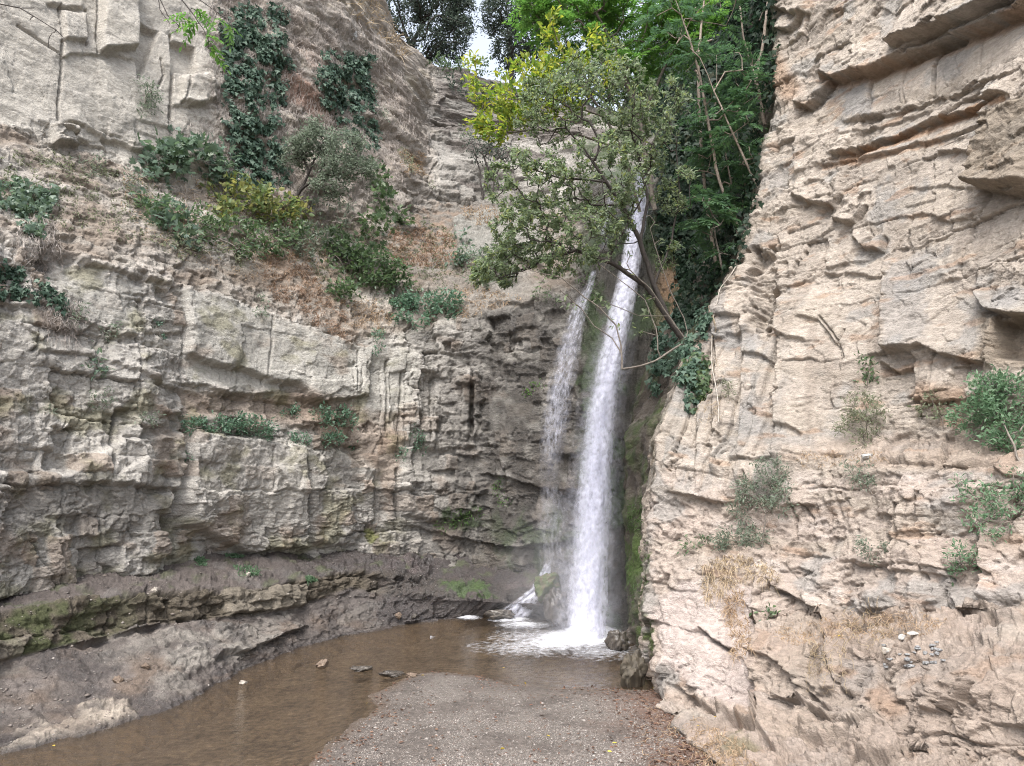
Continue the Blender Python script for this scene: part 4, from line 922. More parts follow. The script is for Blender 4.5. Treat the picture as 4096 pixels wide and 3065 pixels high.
def leaf_cloud(rng, centres, cen, k, sig, size, kind, aspect=.5, droop=.3, upn=.9):
    """k leaves round each centre; leaf axes point away from the plant's middle and hang a little"""
    C = np.repeat(np.asarray(centres), k, 0); n = len(C)
    P = C + rng.normal(size=(n, 3)) * np.asarray(sig)
    A = unit(P - cen) * .7 + rng.normal(size=(n, 3)) * .65; A[:, 2] -= droop
    Nn = rng.normal(size=(n, 3)) * .55 + np.array([0, -.25, upn]); L = size * rng.uniform(.65, 1.3, n)
    return leafmesh(P, A, Nn, L, L * aspect, kind)
def bush(name, label, cat, blobs, leaf='green', kind='oval', px=4.5, dens=1., aspect=.55, base=None, bark=None, seed=1, out=.45, group=None, stem=1.0, tip=.006, clump=.16, droop=.25, deep=.8, flat=False):
    """shrub on the rock: blobs are (u, v, ru, rv) places where it grows; size is taken from the rock it stands on"""
    rng = np.random.default_rng(seed); cen, allc, ms = [], [], []
    for b in blobs:
        u, v, ru, rv = b[:4]; h = hit(u, v + rv * .4) or hit(u, v + rv) or (at(u, v, 28.), np.array([0, -1, 0]), 28.)
        D = h[2]; m = D / FPX; rr = np.array([ru * m, min(ru, rv) * m * deep, rv * m])
        c = at(u, v, h[0][1]); c = c + unit(CAM - c) * rr[1] * (out + .3)
        nc = max(3, int(ru * rv * .030 * dens)); q = in_ball(rng, nc, .25) * rr + c
        nz_ = fbm(q[:, 0] * 2.6 / max(.5, rr[0] * 2) + q[:, 1], q[:, 2] * 2.6 / max(.5, rr[2] * 2) + q[:, 1] * .7, seed, 2); q = q[nz_ > np.quantile(nz_, .30)] if len(q) > 5 else q
        cen.append(c); allc.append(q)
        k = max(4, int(11 * min(1.5, 16 / px ** 1.2)))
        ms.append(leaf_cloud(rng, q, c - np.array([0, 0, rr[2]]), k, np.maximum(rr * clump, px * m * .75), px * m, kind, aspect, droop))
    bp = None
    if base is not None:
        h = hit(*base); bp = h[0] if h else None
    if bp is None:
        b = blobs[0]; h = hit(b[0], b[1] + b[3] * .9); bp = h[0] if h else cen[0] - np.array([0, 0, .3])
    root = thing(name, label, cat, bp, group)
    V, F = join(ms); mesh('foliage', V, F, LM(leaf), root)
    tg = np.concatenate(allc); tg = tg[rng.permutation(len(tg))[:90]]
    Pn, par, rad, tips = grow([[bp - np.array([0, 0, .08]), bp + (cen[0] - bp) * .45]], tg, step=.18, wander=.16, rng=rng, tip=tip * stem)
    V, F = wood(Pn, par, rad, 1., .004); mesh('stems', V, F, bark or M_BARK, root)
    return root
def ivy(name, label, polys, n, leaf='ivy', px=4.5, seed=3, thr=-.15, freq=.06, out=.22, cat='ivy', group=None, kind='ivy', droop=1.0):
    rng = np.random.default_rng(seed); P, Nn, Ls = [], [], []
    for poly in polys:
        q = np.array(poly, float); lo, hi = q.min(0), q.max(0); g = 0
        pts = lo + (hi - lo) * rng.random((n * 4, 2))
        ok = inside(pts[:, 0] + 6 * fbm(pts[:, 0] * .08, pts[:, 1] * .08, 1, 3), pts[:, 1] + 6 * fbm(pts[:, 0] * .08, pts[:, 1] * .08, 2, 3), poly) & (fbm(pts[:, 0] * freq, pts[:, 1] * freq, seed, 3) > thr)
        for u, v in pts[ok][:n]:
            h = hit(u, v)
            if h is None: continue
            P.append(h[0] + h[1] * rng.uniform(.02, out)); Nn.append(h[1]); Ls.append(px * h[2] / FPX)
    P, Nn, Ls = np.array(P), np.array(Nn), np.array(Ls); m = len(P)
    A = rng.normal(size=(m, 3)) * .5 + np.array([0, 0, -droop]); NN = Nn * .8 + np.array([0, 0, .55]) + rng.normal(size=(m, 3)) * .35
    Ls = Ls * rng.uniform(.6, 1.3, m); V, F = leafmesh(P, A, NN, Ls, Ls * (.95 if kind == 'ivy' else .6), kind)
    return tag(mesh(name, V, F, LM(leaf)), label, cat, group)
def blades(P, D, L, W, rng, bend=.6):
    """curved grass blades: three segments bending over"""
    n = len(P); D = unit(D); side = unit(np.cross(D, rng.normal(size=(n, 3)))); dn = np.array([0, 0, -1.])
    V = []
    for f, w in ((0, 1), (.35, .85), (.7, .55), (1, .08)):
        c = P + D * (L * f)[:, None] + dn * (L * bend * f * f)[:, None]
        V += [c - side * (W * w)[:, None], c + side * (W * w)[:, None]]
    V = np.stack(V, 1); f = np.array([(0,1,3,2),(2,3,5,4),(4,5,7,6)])
    return V.reshape(-1, 3), [(f[None] + (np.arange(n) * 8)[:, None, None]).reshape(-1, 4)]
def grass(name, label, polys, n, leaf='dry', px=10, wpx=.5, seed=5, bend=.7, out=.5, cat='grass', kind='stuff', group=None, thr=-.2, spread=.8):
    rng = np.random.default_rng(seed); P, D, L, W = [], [], [], []
    for poly in polys:
        q = np.array(poly, float); lo, hi = q.min(0), q.max(0); pts = lo + (hi - lo) * rng.random((n * 4, 2))
        ok = inside(pts[:, 0] + 5 * fbm(pts[:, 0] * .1, pts[:, 1] * .1, 1, 3), pts[:, 1] + 5 * fbm(pts[:, 0] * .1, pts[:, 1] * .1, 4, 3), poly) & (fbm(pts[:, 0] * .09, pts[:, 1] * .09, seed, 3) > thr)
        for u, v in pts[ok][:n]:
            h = hit(u, v)
            if h is None: continue
            m = h[2] / FPX; P.append(h[0]); D.append(h[1] * out + np.array([0, 0, .75]) + rng.normal(size=3) * spread * .6); L.append(px * m * rng.uniform(.5, 1.4)); W.append(wpx * m * .5)
    V, F = blades(np.array(P), np.array(D), np.array(L), np.array(W), rng, bend)
    o = mesh(name, V, F, LM(leaf)); return tag(o, label, cat, group, kind)
def compound(P, A, L, rng, pairs=8, lw=.36, leaflen=.34, droop=.35):
    """pinnate leaves: leaflets in pairs along an arching rib; returns leaflets and ribs"""
    n = len(P); A = unit(A); up = np.array([0, 0, 1.]); S = unit(np.cross(A, up) + rng.normal(size=(n, 3)) * .15); N0 = np.cross(S, A)
    lp, la, ln, ll, r0, r1 = [], [], [], [], [], []
    prev = P
    for i in range(pairs + 1):
        f = (i + 1.2) / (pairs + 1.2); c = P + A * (L * f)[:, None] - up * (L * droop * f * f)[:, None]
        r0.append(prev); r1.append(c); prev = c
        s = math.sin(math.pi * (.18 + .75 * f)) ** .6
        if i < pairs:
            for sd in (-1, 1):
                lp.append(c); la.append(S * sd * .9 + A * .45 - up * .28 + rng.normal(size=(n, 3)) * .12); ln.append(N0 + rng.normal(size=(n, 3)) * .2); ll.append(L * leaflen * s)
        else: lp.append(c); la.append(A - up * .5); ln.append(N0); ll.append(L * leaflen * .8)
    lp, la, ln, ll = map(np.concatenate, (lp, la, ln, ll))
    V, F = leafmesh(lp, la, ln, ll, ll * lw, 'slim')
    R0, R1 = np.concatenate(r0), np.concatenate(r1); return (V, F), tubes(R0, R1, np.full(len(R0), .007), np.full(len(R0), .005), 3)
def roots(name, label, polys, n, px=40, seed=9, leaf='twig', rad=.010, cat='roots', kind='stuff', wig=.5, out=.05, down=1.0):
    """stems that creep down over the rock"""
    rng = np.random.default_rng(seed); a0, a1, rr = [], [], []
    for poly in polys:
        q = np.array(poly, float); lo, hi = q.min(0), q.max(0); pts = lo + (hi - lo) * rng.random((n * 3, 2)); ok = inside(pts[:, 0], pts[:, 1], poly)
        for u, v in pts[ok][:n]:
            ang = rng.normal(0, .55); L = px * rng.uniform(.4, 1.5); k = int(L / 3.2) + 2; prev = None; pd = None; r = rad * rng.uniform(.5, 1.3)
            for i in range(k):
                h = hit(u, v)
                if h is None: break
                if pd is not None and abs(h[2] - pd) > 1.2: break
                p = h[0] + h[1] * (out + rng.uniform(0, .05)); 
                if prev is not None: a0.append(prev); a1.append(p); rr.append(r * (1 - .5 * i / k))
                prev, pd = p, h[2]; ang = ang * .9 + rng.normal(0, wig * .5); u += math.sin(ang) * 3.2; v += math.cos(ang) * 3.2 * down
    a0, a1, rr = np.array(a0), np.array(a1), np.array(rr); V, F = tubes(a0, a1, rr, rr * .95, 3)
    return tag(mesh(name, V, F, LM(leaf)), label, cat, None, kind)
def tree(name, label, limbs, blobs, leaf, kind, px, ncl, k, bark, seed, sig=2.6, aspect=.5, step=.3, tip=.008, scale=1., rmax=.3, droop=.35, cat='tree', group=None, comp=None, extra=(), wander=.12, upn=.9, reach=.12):
    """limbs: lists of (u, v, y); blobs: (u, v, y, ru, rv, ry_m, share)"""
    rng = np.random.default_rng(seed); paths = [[at(*p) for p in l] for l in limbs]; T, cs = [], []
    tot = sum(b[6] for b in blobs)
    for u, v, y, ru, rv, ry, sh in blobs:
        c = at(u, v, y); m = y / FPX; n = max(3, int(ncl * sh / tot)); T.append(in_ball(rng, n, .2) * np.array([ru * m, ry, rv * m]) + c)
    T = np.concatenate(T); root = thing(name, label, cat, paths[0][0], group)
    Pn, par, rad, tips = grow(paths, T, step, wander, rng, tip, reach=reach)
    V, F = wood(Pn, par, rad, scale, .005, rmax)
    mesh('trunk', V, F, bark, root)
    m = np.mean([b[2] for b in blobs]) / FPX; cen = paths[-1][0] if len(paths) else T.mean(0)
    tp = Pn[tips]; pp = Pn[par[tips]]
    if comp is None:
        # leaves along the last twigs
        if sig < 0:                                   # leaves strung along the thin twigs
            i = np.where((rad < tip * 1.75) & (par >= 0))[0]; f = rng.random((len(i), 2, 1)); C = (Pn[par[i]][:, None] * f + Pn[i][:, None] * (1 - f)).reshape(-1, 3); kk = k; sg_ = -sig
        else: C = np.concatenate([tp, .5 * (tp + pp)]); kk = max(1, k // 2); sg_ = sig
        V, F = leaf_cloud(rng, C, T.mean(0) - np.array([0, 0, 2.]), kk, sg_ * m, px * m, kind, aspect, droop, upn); mesh('crown', V, F, LM(leaf), root)
    else:
        C = np.repeat(tp, comp, 0); n = len(C); A = np.repeat(unit(tp - pp), comp, 0) * .5 + rng.normal(size=(n, 3)) * .75; A[:, 2] = A[:, 2] * .4 + .12
        (lv, lr) = compound(C + rng.normal(size=(n, 3)) * .05, A, px * m * rng.uniform(.7, 1.25, n), rng)
        V, F = join([lv, lr]); mesh('crown', V, F, LM(leaf), root)
    return root
# ================================================================== TREES OVER THE FALL
# the grey green tree that leans over the water from the right
leaning = tree('tree', 'leaning grey-green small leaved tree spreading in front of the top of the waterfall',
  [[(682,338,19.6),(668,318,19.5),(654,285,19.4),(640,240,19.2),(622,205,18.9),(606,182,18.6),(585,150,18.3),(566,128,18.0)],
   [(640,240,19.2),(648,200,19.6),(640,165,19.6),(632,130,19.6)], [(622,205,18.9),(590,205,18.5),(555,215,18.2),(525,232,18)],
   [(668,318,19.5),(645,285,19.2),(610,262,18.7),(575,250,18.3),(545,258,18)], [(654,285,19.4),(672,240,19.8),(680,190,20),(676,150,20)],
   [(606,182,18.6),(560,178,18.1),(520,165,17.8)]],
  [(552,112,18.2,44,36,1.4,1.1),(606,92,18.8,60,44,1.6,1.6),(660,110,19.4,34,34,1.2,.6),(530,185,17.9,48,36,1.3,1.5),(600,176,18.5,56,40,1.5,1.9),(645,140,19.4,34,34,1.3,.9),(522,232,17.9,36,26,1.1,1.1),(578,236,18.2,46,24,1.2,1.2),(615,222,19,22,22,1.1,.5),(668,255,19.7,16,18,.7,.12),(560,262,18.2,44,14,.9,.5),(500,266,18.2,26,20,.8,.7),(484,272,18.2,14,12,.6,.25),(676,190,19.8,22,34,1.1,.35)],
  'elm', 'oval', 4.6, 1250, 5, M_DARKBARK, 101, sig=-1.7, step=.28, tip=.0062, rmax=.085)
# low bare limbs crossing the fall
def limb(name, label, limbs, tg, seed, rmax, bark=M_BARK, tip=.008, leaves=None, cat='branch', owner=None):
    rng = np.random.default_rng(seed); paths = [[at(*p) for p in l] for l in limbs]; T = [at(*p) for p in tg]
    Pn, par, rad, tips = grow(paths, T, .2, .10, rng, tip); V, F = wood(Pn, par, rad, 1., .007, rmax)
    if owner is None: root = thing(name, label, cat, paths[0][0]); mesh('trunk', V, F, bark, root)
    else: root = owner; tag(mesh(name, V, F, bark, root), label)
    if leaves:
        m = 19 / FPX; V, F = leaf_cloud(rng, Pn[tips], paths[0][0], leaves, 3.2 * m, 5.5 * m, 'oval', .5, .5); mesh('leaves', V, F, LM('elm'), root)
    return root
limb('branch', 'thick bare bent branch with a cut end jutting out across the waterfall',
  [[(682,344,19.0),(672,350,18.7),(655,361,18.4),(640,366,18.2),(622,369,18.0)],[(622,369,18.0),(621,345,18.0),(616,325,18.0),(600,308,17.9),(584,297,17.8),(562,278,17.6),(530,270,17.5)],[(621,350,18),(612,338,18.1),(594,326,18),(581,308,17.9),(560,290,17.7)],[(659,358,18.4),(656,328,18.5),(645,300,18.5),(628,286,18.4),(604,268,18.3)]],
  [(616,325,18.0),(596,298,17.9),(552,272,17.6),(522,262,17.5),(575,306,17.8),(566,298,17.7),(606,306,18),(640,330,18.4),(596,262,18.3),(610,258,18.3),(540,284,17.6),(648,312,18.5)], 103, .062, M_BARK, .0095, 7, owner=leaning)
limb('branch', 'slender bare leaning branches rising right of the fall toward the leafy crown',
  [[(690,346,19.2),(676,326,19.2),(662,306,19.2),(650,288,19.1),(636,276,19)],[(690,340,19.3),(684,318,19.4),(670,290,19.4),(660,262,19.4),(652,235,19.4)],[(678,330,19.2),(668,316,19),(640,316,18.8),(612,305,18.6)]],
  [(622,268,18.9),(630,255,19),(644,215,19.4),(655,222,19.4),(600,300,18.5),(660,240,19.4),(648,300,19.2)], 105, .05, M_BARK, .011, 6, owner=leaning)
# yellow green tree
tree('tree', 'yellow-green autumn tree reaching left in front of the sky gap above the cliff',
  [[(640,212,20.6),(628,165,20.4),(606,118,20),(585,88,19.6),(566,60,19.4),(556,36,19.3)],[(606,118,20),(570,104,19.4),(535,98,19),(500,100,18.7)],[(585,88,19.6),(550,80,19.2),(515,72,18.9)],[(622,150,20.3),(580,135,19.6),(540,130,19.2),(500,132,18.9)]],
  [(552,28,19.3,13,20,.5,.6),(560,58,19.4,22,14,.6,.8),(525,72,19,36,16,.6,1.1),(500,98,18.8,36,10,.6,1.2),(540,95,19,40,22,.8,1.2),(528,112,19,36,16,.7,1.3),(560,96,19.4,32,18,.7,1.0),(500,125,18.9,26,9,.5,.6),(600,70,19.8,30,16,.7,.6),(476,98,18.6,9,5,.3,.15),(472,62,18.7,7,4,.3,.12),(488,138,18.8,18,7,.4,.45),(478,118,18.7,14,8,.4,.4),(476,82,18.7,12,7,.4,.3),(590,45,19.6,26,20,.7,.5)],
  'yellow', 'oval', 6.6, 200, 14, M_BARK, 111, sig=3.6, step=.3, tip=.007, rmax=.07, aspect=.52, droop=.1)
# tall pinnate-leaved trees on the slope right of the fall
AIL = [
 ('tall tree of heaven with bright green crown filling the top edge above the canopy', [[(655,210,24.5),(640,120,24),(615,50,23.5),(590,0,23)],[(640,120,24),(668,60,24),(690,0,24)]], [(545,4,22.5,30,22,1.2,1.),(590,-6,23,40,26,1.4,1.3),(640,8,23.6,44,30,1.5,1.4),(690,16,24,36,30,1.4,1.1),(570,36,22.8,34,18,1.1,.6),(650,48,24,50,24,1.4,.9),(610,70,23.6,40,16,1.,.5)], 'bright', 20, 300, 3),
 ('slender pinnate leaved tree with pale trunk leaning left beside the rock wall', [[(744,238,20.6),(727,206,20.6),(716,168,20.6),(708,120,20.5),(700,76,20.4),(690,40,20.3),(672,-10,20.2)]], [(700,66,20.4,20,16,.7,.7),(716,108,20.4,26,20,.8,1.),(735,90,20.6,22,22,.8,.8),(676,20,20.2,26,22,.9,.8),(712,10,20.5,30,22,.9,.8)], 'ailanthus', 23, 46, 3),
 ('thin reddish-stemmed pinnate leaved sapling crossing in front of the dark ivy', [[(762,196,19.8),(745,160,19.7),(722,108,19.6),(700,58,19.4),(690,48,19.3)]], [(728,118,19.6,26,26,.7,1.),(752,150,19.8,16,20,.6,.5),(742,62,19.8,24,20,.6,.6)], 'ailanthus', 21, 22, 3),
 ('twin-stemmed pinnate leaved tree rooted at the foot of the ivy slope', [[(738,236,21.2),(733,195,21.2),(725,150,21.2),(718,100,21.3),(716,50,21.3)],[(738,236,21.2),(748,200,21.4),(740,160,21.5),(734,110,21.5)]], [(736,164,21.2,26,16,.7,.8),(722,196,21,22,14,.6,.7),(744,206,21,18,14,.6,.5),(716,140,21,20,14,.6,.5),(700,170,21,20,20,.6,.5)], 'ailanthus', 25, 40, 3),
 ('young pinnate leaved sapling with drooping fronds low beside the rock edge', [[(722,268,20.4),(716,240,20.4),(712,214,20.3),(704,196,20.2)]], [(712,224,20.2,20,13,.5,1.),(724,250,20.3,16,12,.5,.7),(700,206,20.2,16,12,.5,.6)], 'ailanthus', 24, 18, 3),
]
for i, (lab, limbs_, bl, lf, px_, n_, cp_) in enumerate(AIL):
    tree('tree_of_heaven', lab, limbs_, bl, lf, 'slim', px_, n_, 0, M_PALEBARK if i in (1, 2, 3) else M_BARK, 120 + i, comp=cp_, step=.4, tip=.012, rmax=.10, group='trees of heaven on the slope right of the fall')
for i, (lab, l_) in enumerate([('thin straight bare trunk in front of the dark ivy, left of the twin stems', [[(716,262,21.4),(706,200,21.5),(700,130,21.6),(698,60,21.6),(704,0,21.7)]]), ('thin forked bare trunk rising close to the rock wall edge', [[(765,125,20.8),(756,80,20.9),(744,40,21),(738,-10,21)],[(756,80,20.9),(764,40,21),(768,0,21)]])]):
    limb('bare_tree', lab, l_, [(700 + 60 * i, 20, 21.6), (712 + 50 * i, 40, 21.6), (695 + 56 * i, 70, 21.6)], 140 + i, .075, M_PALEBARK, .03, None, 'tree')
# ivy on the slope behind; the blanket's leaf colour has shade painted in
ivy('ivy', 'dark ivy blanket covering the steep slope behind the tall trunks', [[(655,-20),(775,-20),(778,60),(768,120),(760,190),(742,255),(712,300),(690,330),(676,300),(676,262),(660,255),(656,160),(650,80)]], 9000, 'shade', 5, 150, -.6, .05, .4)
ivy('ivy', 'bright edged ivy hanging over the rock corner below the leaning tree', [[(668,318),(700,300),(712,320),(700,352),(698,384),(690,412),(682,400),(676,372),(660,400),(652,392),(656,352)]], 1500, 'ivy', 5, 151, -.12, .07, .25)
ivy('ivy', 'trailing green ivy strand down the tan rock columns right of the fall', [[(686,360),(706,350),(708,392),(696,412),(690,414)]], 320, 'green', 5.2, 152, -.1, .09, .16)
# skyline
SKY = [
 ('dark spreading tree with a forked trunk on the cliff top left of the sky gap', [[(414,58,44),(406,34,44),(398,10,43.5),(388,-14,43)],[(410,48,44),(424,22,44),(440,-2,44)]], [(400,-6,43.5,36,30,2.5,1.2),(440,4,44,34,28,2.5,1.2),(385,26,43.5,16,14,1.5,.45),(450,36,44,26,20,2,.7),(425,46,44,22,14,1.6,.4),(460,12,44.5,16,22,2,.5)], 'dark', 3.4, 520, 26, .42),
 ('dark rounded tree in the middle of the skyline right of the sky gap', [[(512,86,45),(510,50,45),(508,20,45),(505,-10,45)]], [(505,10,45,26,28,2.4,1.),(528,30,45,26,30,2.4,1.),(545,5,45,24,26,2.4,.8),(512,52,45,20,14,1.8,.5)], 'dark', 3.4, 380, 26, .3),
 ('tall thin-crowned tree behind the bright foliage at the top right of the skyline', [[(610,100,46),(606,50,46),(604,10,46)]], [(590,30,46,34,34,2.4,1.),(630,40,46,34,34,2.4,1.),(660,70,44,30,40,2.4,1.),(570,70,45,30,26,2.,.9),(600,90,45,40,18,2.,1.),(545,86,45,22,14,1.6,.5),(640,90,44.5,26,20,2.,.6)], 'green', 3.6, 420, 24, .2),
]
for i, (lab, l_, bl, lf, px_, n_, k_, rm) in enumerate(SKY):
    tree('skyline_tree', lab, l_, bl, lf, 'oval', px_, n_, k_, M_DARKBARK, 160 + i, sig=3.4, step=.7, tip=.02, rmax=rm, group='trees on the cliff top')
for i, (lab, bl, lf) in enumerate([('low dark green shrub on the cliff rim under the forked tree', [(430,58,14,7),(448,64,14,7)], 'green'), ('bright green shrubs on the far bank below the sky gap', [(470,66,14,7),(488,72,14,8)], 'green'), ('dark bluish shrub draped below the cliff rim by the dark corner', [(456,84,10,8),(470,92,12,10),(486,100,12,8)], 'dark'), ('dark shrub hanging at the far bank edge behind the yellow leaves', [(508,92,18,9),(532,98,18,9)], 'dark')]):
    bush('rim_shrub', lab, 'shrub', bl, lf, 'oval', 3.6, 2.0, seed=170 + i, group='shrubs along the far rim')
# ================================================================== LEFT CLIFF PLANTS
ivy('ivy', 'long dark ivy curtain hanging down the earthy upper left cliff', [[(226,34),(240,26),(262,24),(272,40),(270,62),(252,80),(252,112),(264,128),(276,150),(276,188),(258,186),(240,172),(236,132),(228,84)],[(216,10),(285,4),(290,80),(276,120),(292,196),(230,186),(222,90)]], 2700, 'ivy', 3.9, 201, -.03, .085, .35)
ivy('ivy', 'shorter ivy curtain near the bend of the upper cliff', [[(326,60),(345,54),(360,62),(368,88),(364,104),(368,126),(366,140),(352,132),(344,108),(330,96),(322,80)],[(312,50),(372,50),(380,150),(350,150),(318,100)]], 1300, 'ivy', 3.5, 202, -.02, .09, .3)
ivy('ivy', 'pale-edged ivy patch spilling over the slope at the left picture edge', [[(-12,184),(30,180),(55,190),(52,208),(42,222),(46,240),(26,236),(12,212),(-12,206)]], 900, 'fig', 4.4, 203, -.15, .08, .25)
ivy('ivy', 'thin straggling ivy on the rock below the left slope', [[(-8,262),(20,268),(44,284),(70,296),(74,306),(50,308),(30,298),(-8,292)]], 620, 'ivy', 4.0, 204, -.05, .08, .22)
roots('vine_stems', 'tangle of bare grey vine stems hanging over the earthy upper cliff', [[(205,-10),(370,-10),(400,40),(420,120),(400,190),(330,180),(300,200),(232,190),(210,120)]], 1300, 44, 210, 'twig', .009)
roots('vine_stems', 'fine pale roots trailing below the left ivy patches', [[(30,215),(60,215),(60,262),(36,268),(8,232)],[(40,285),(80,300),(80,330),(50,320)],[(150,110),(215,100),(215,180),(150,190)]], 90, 26, 211, 'twig', .008)
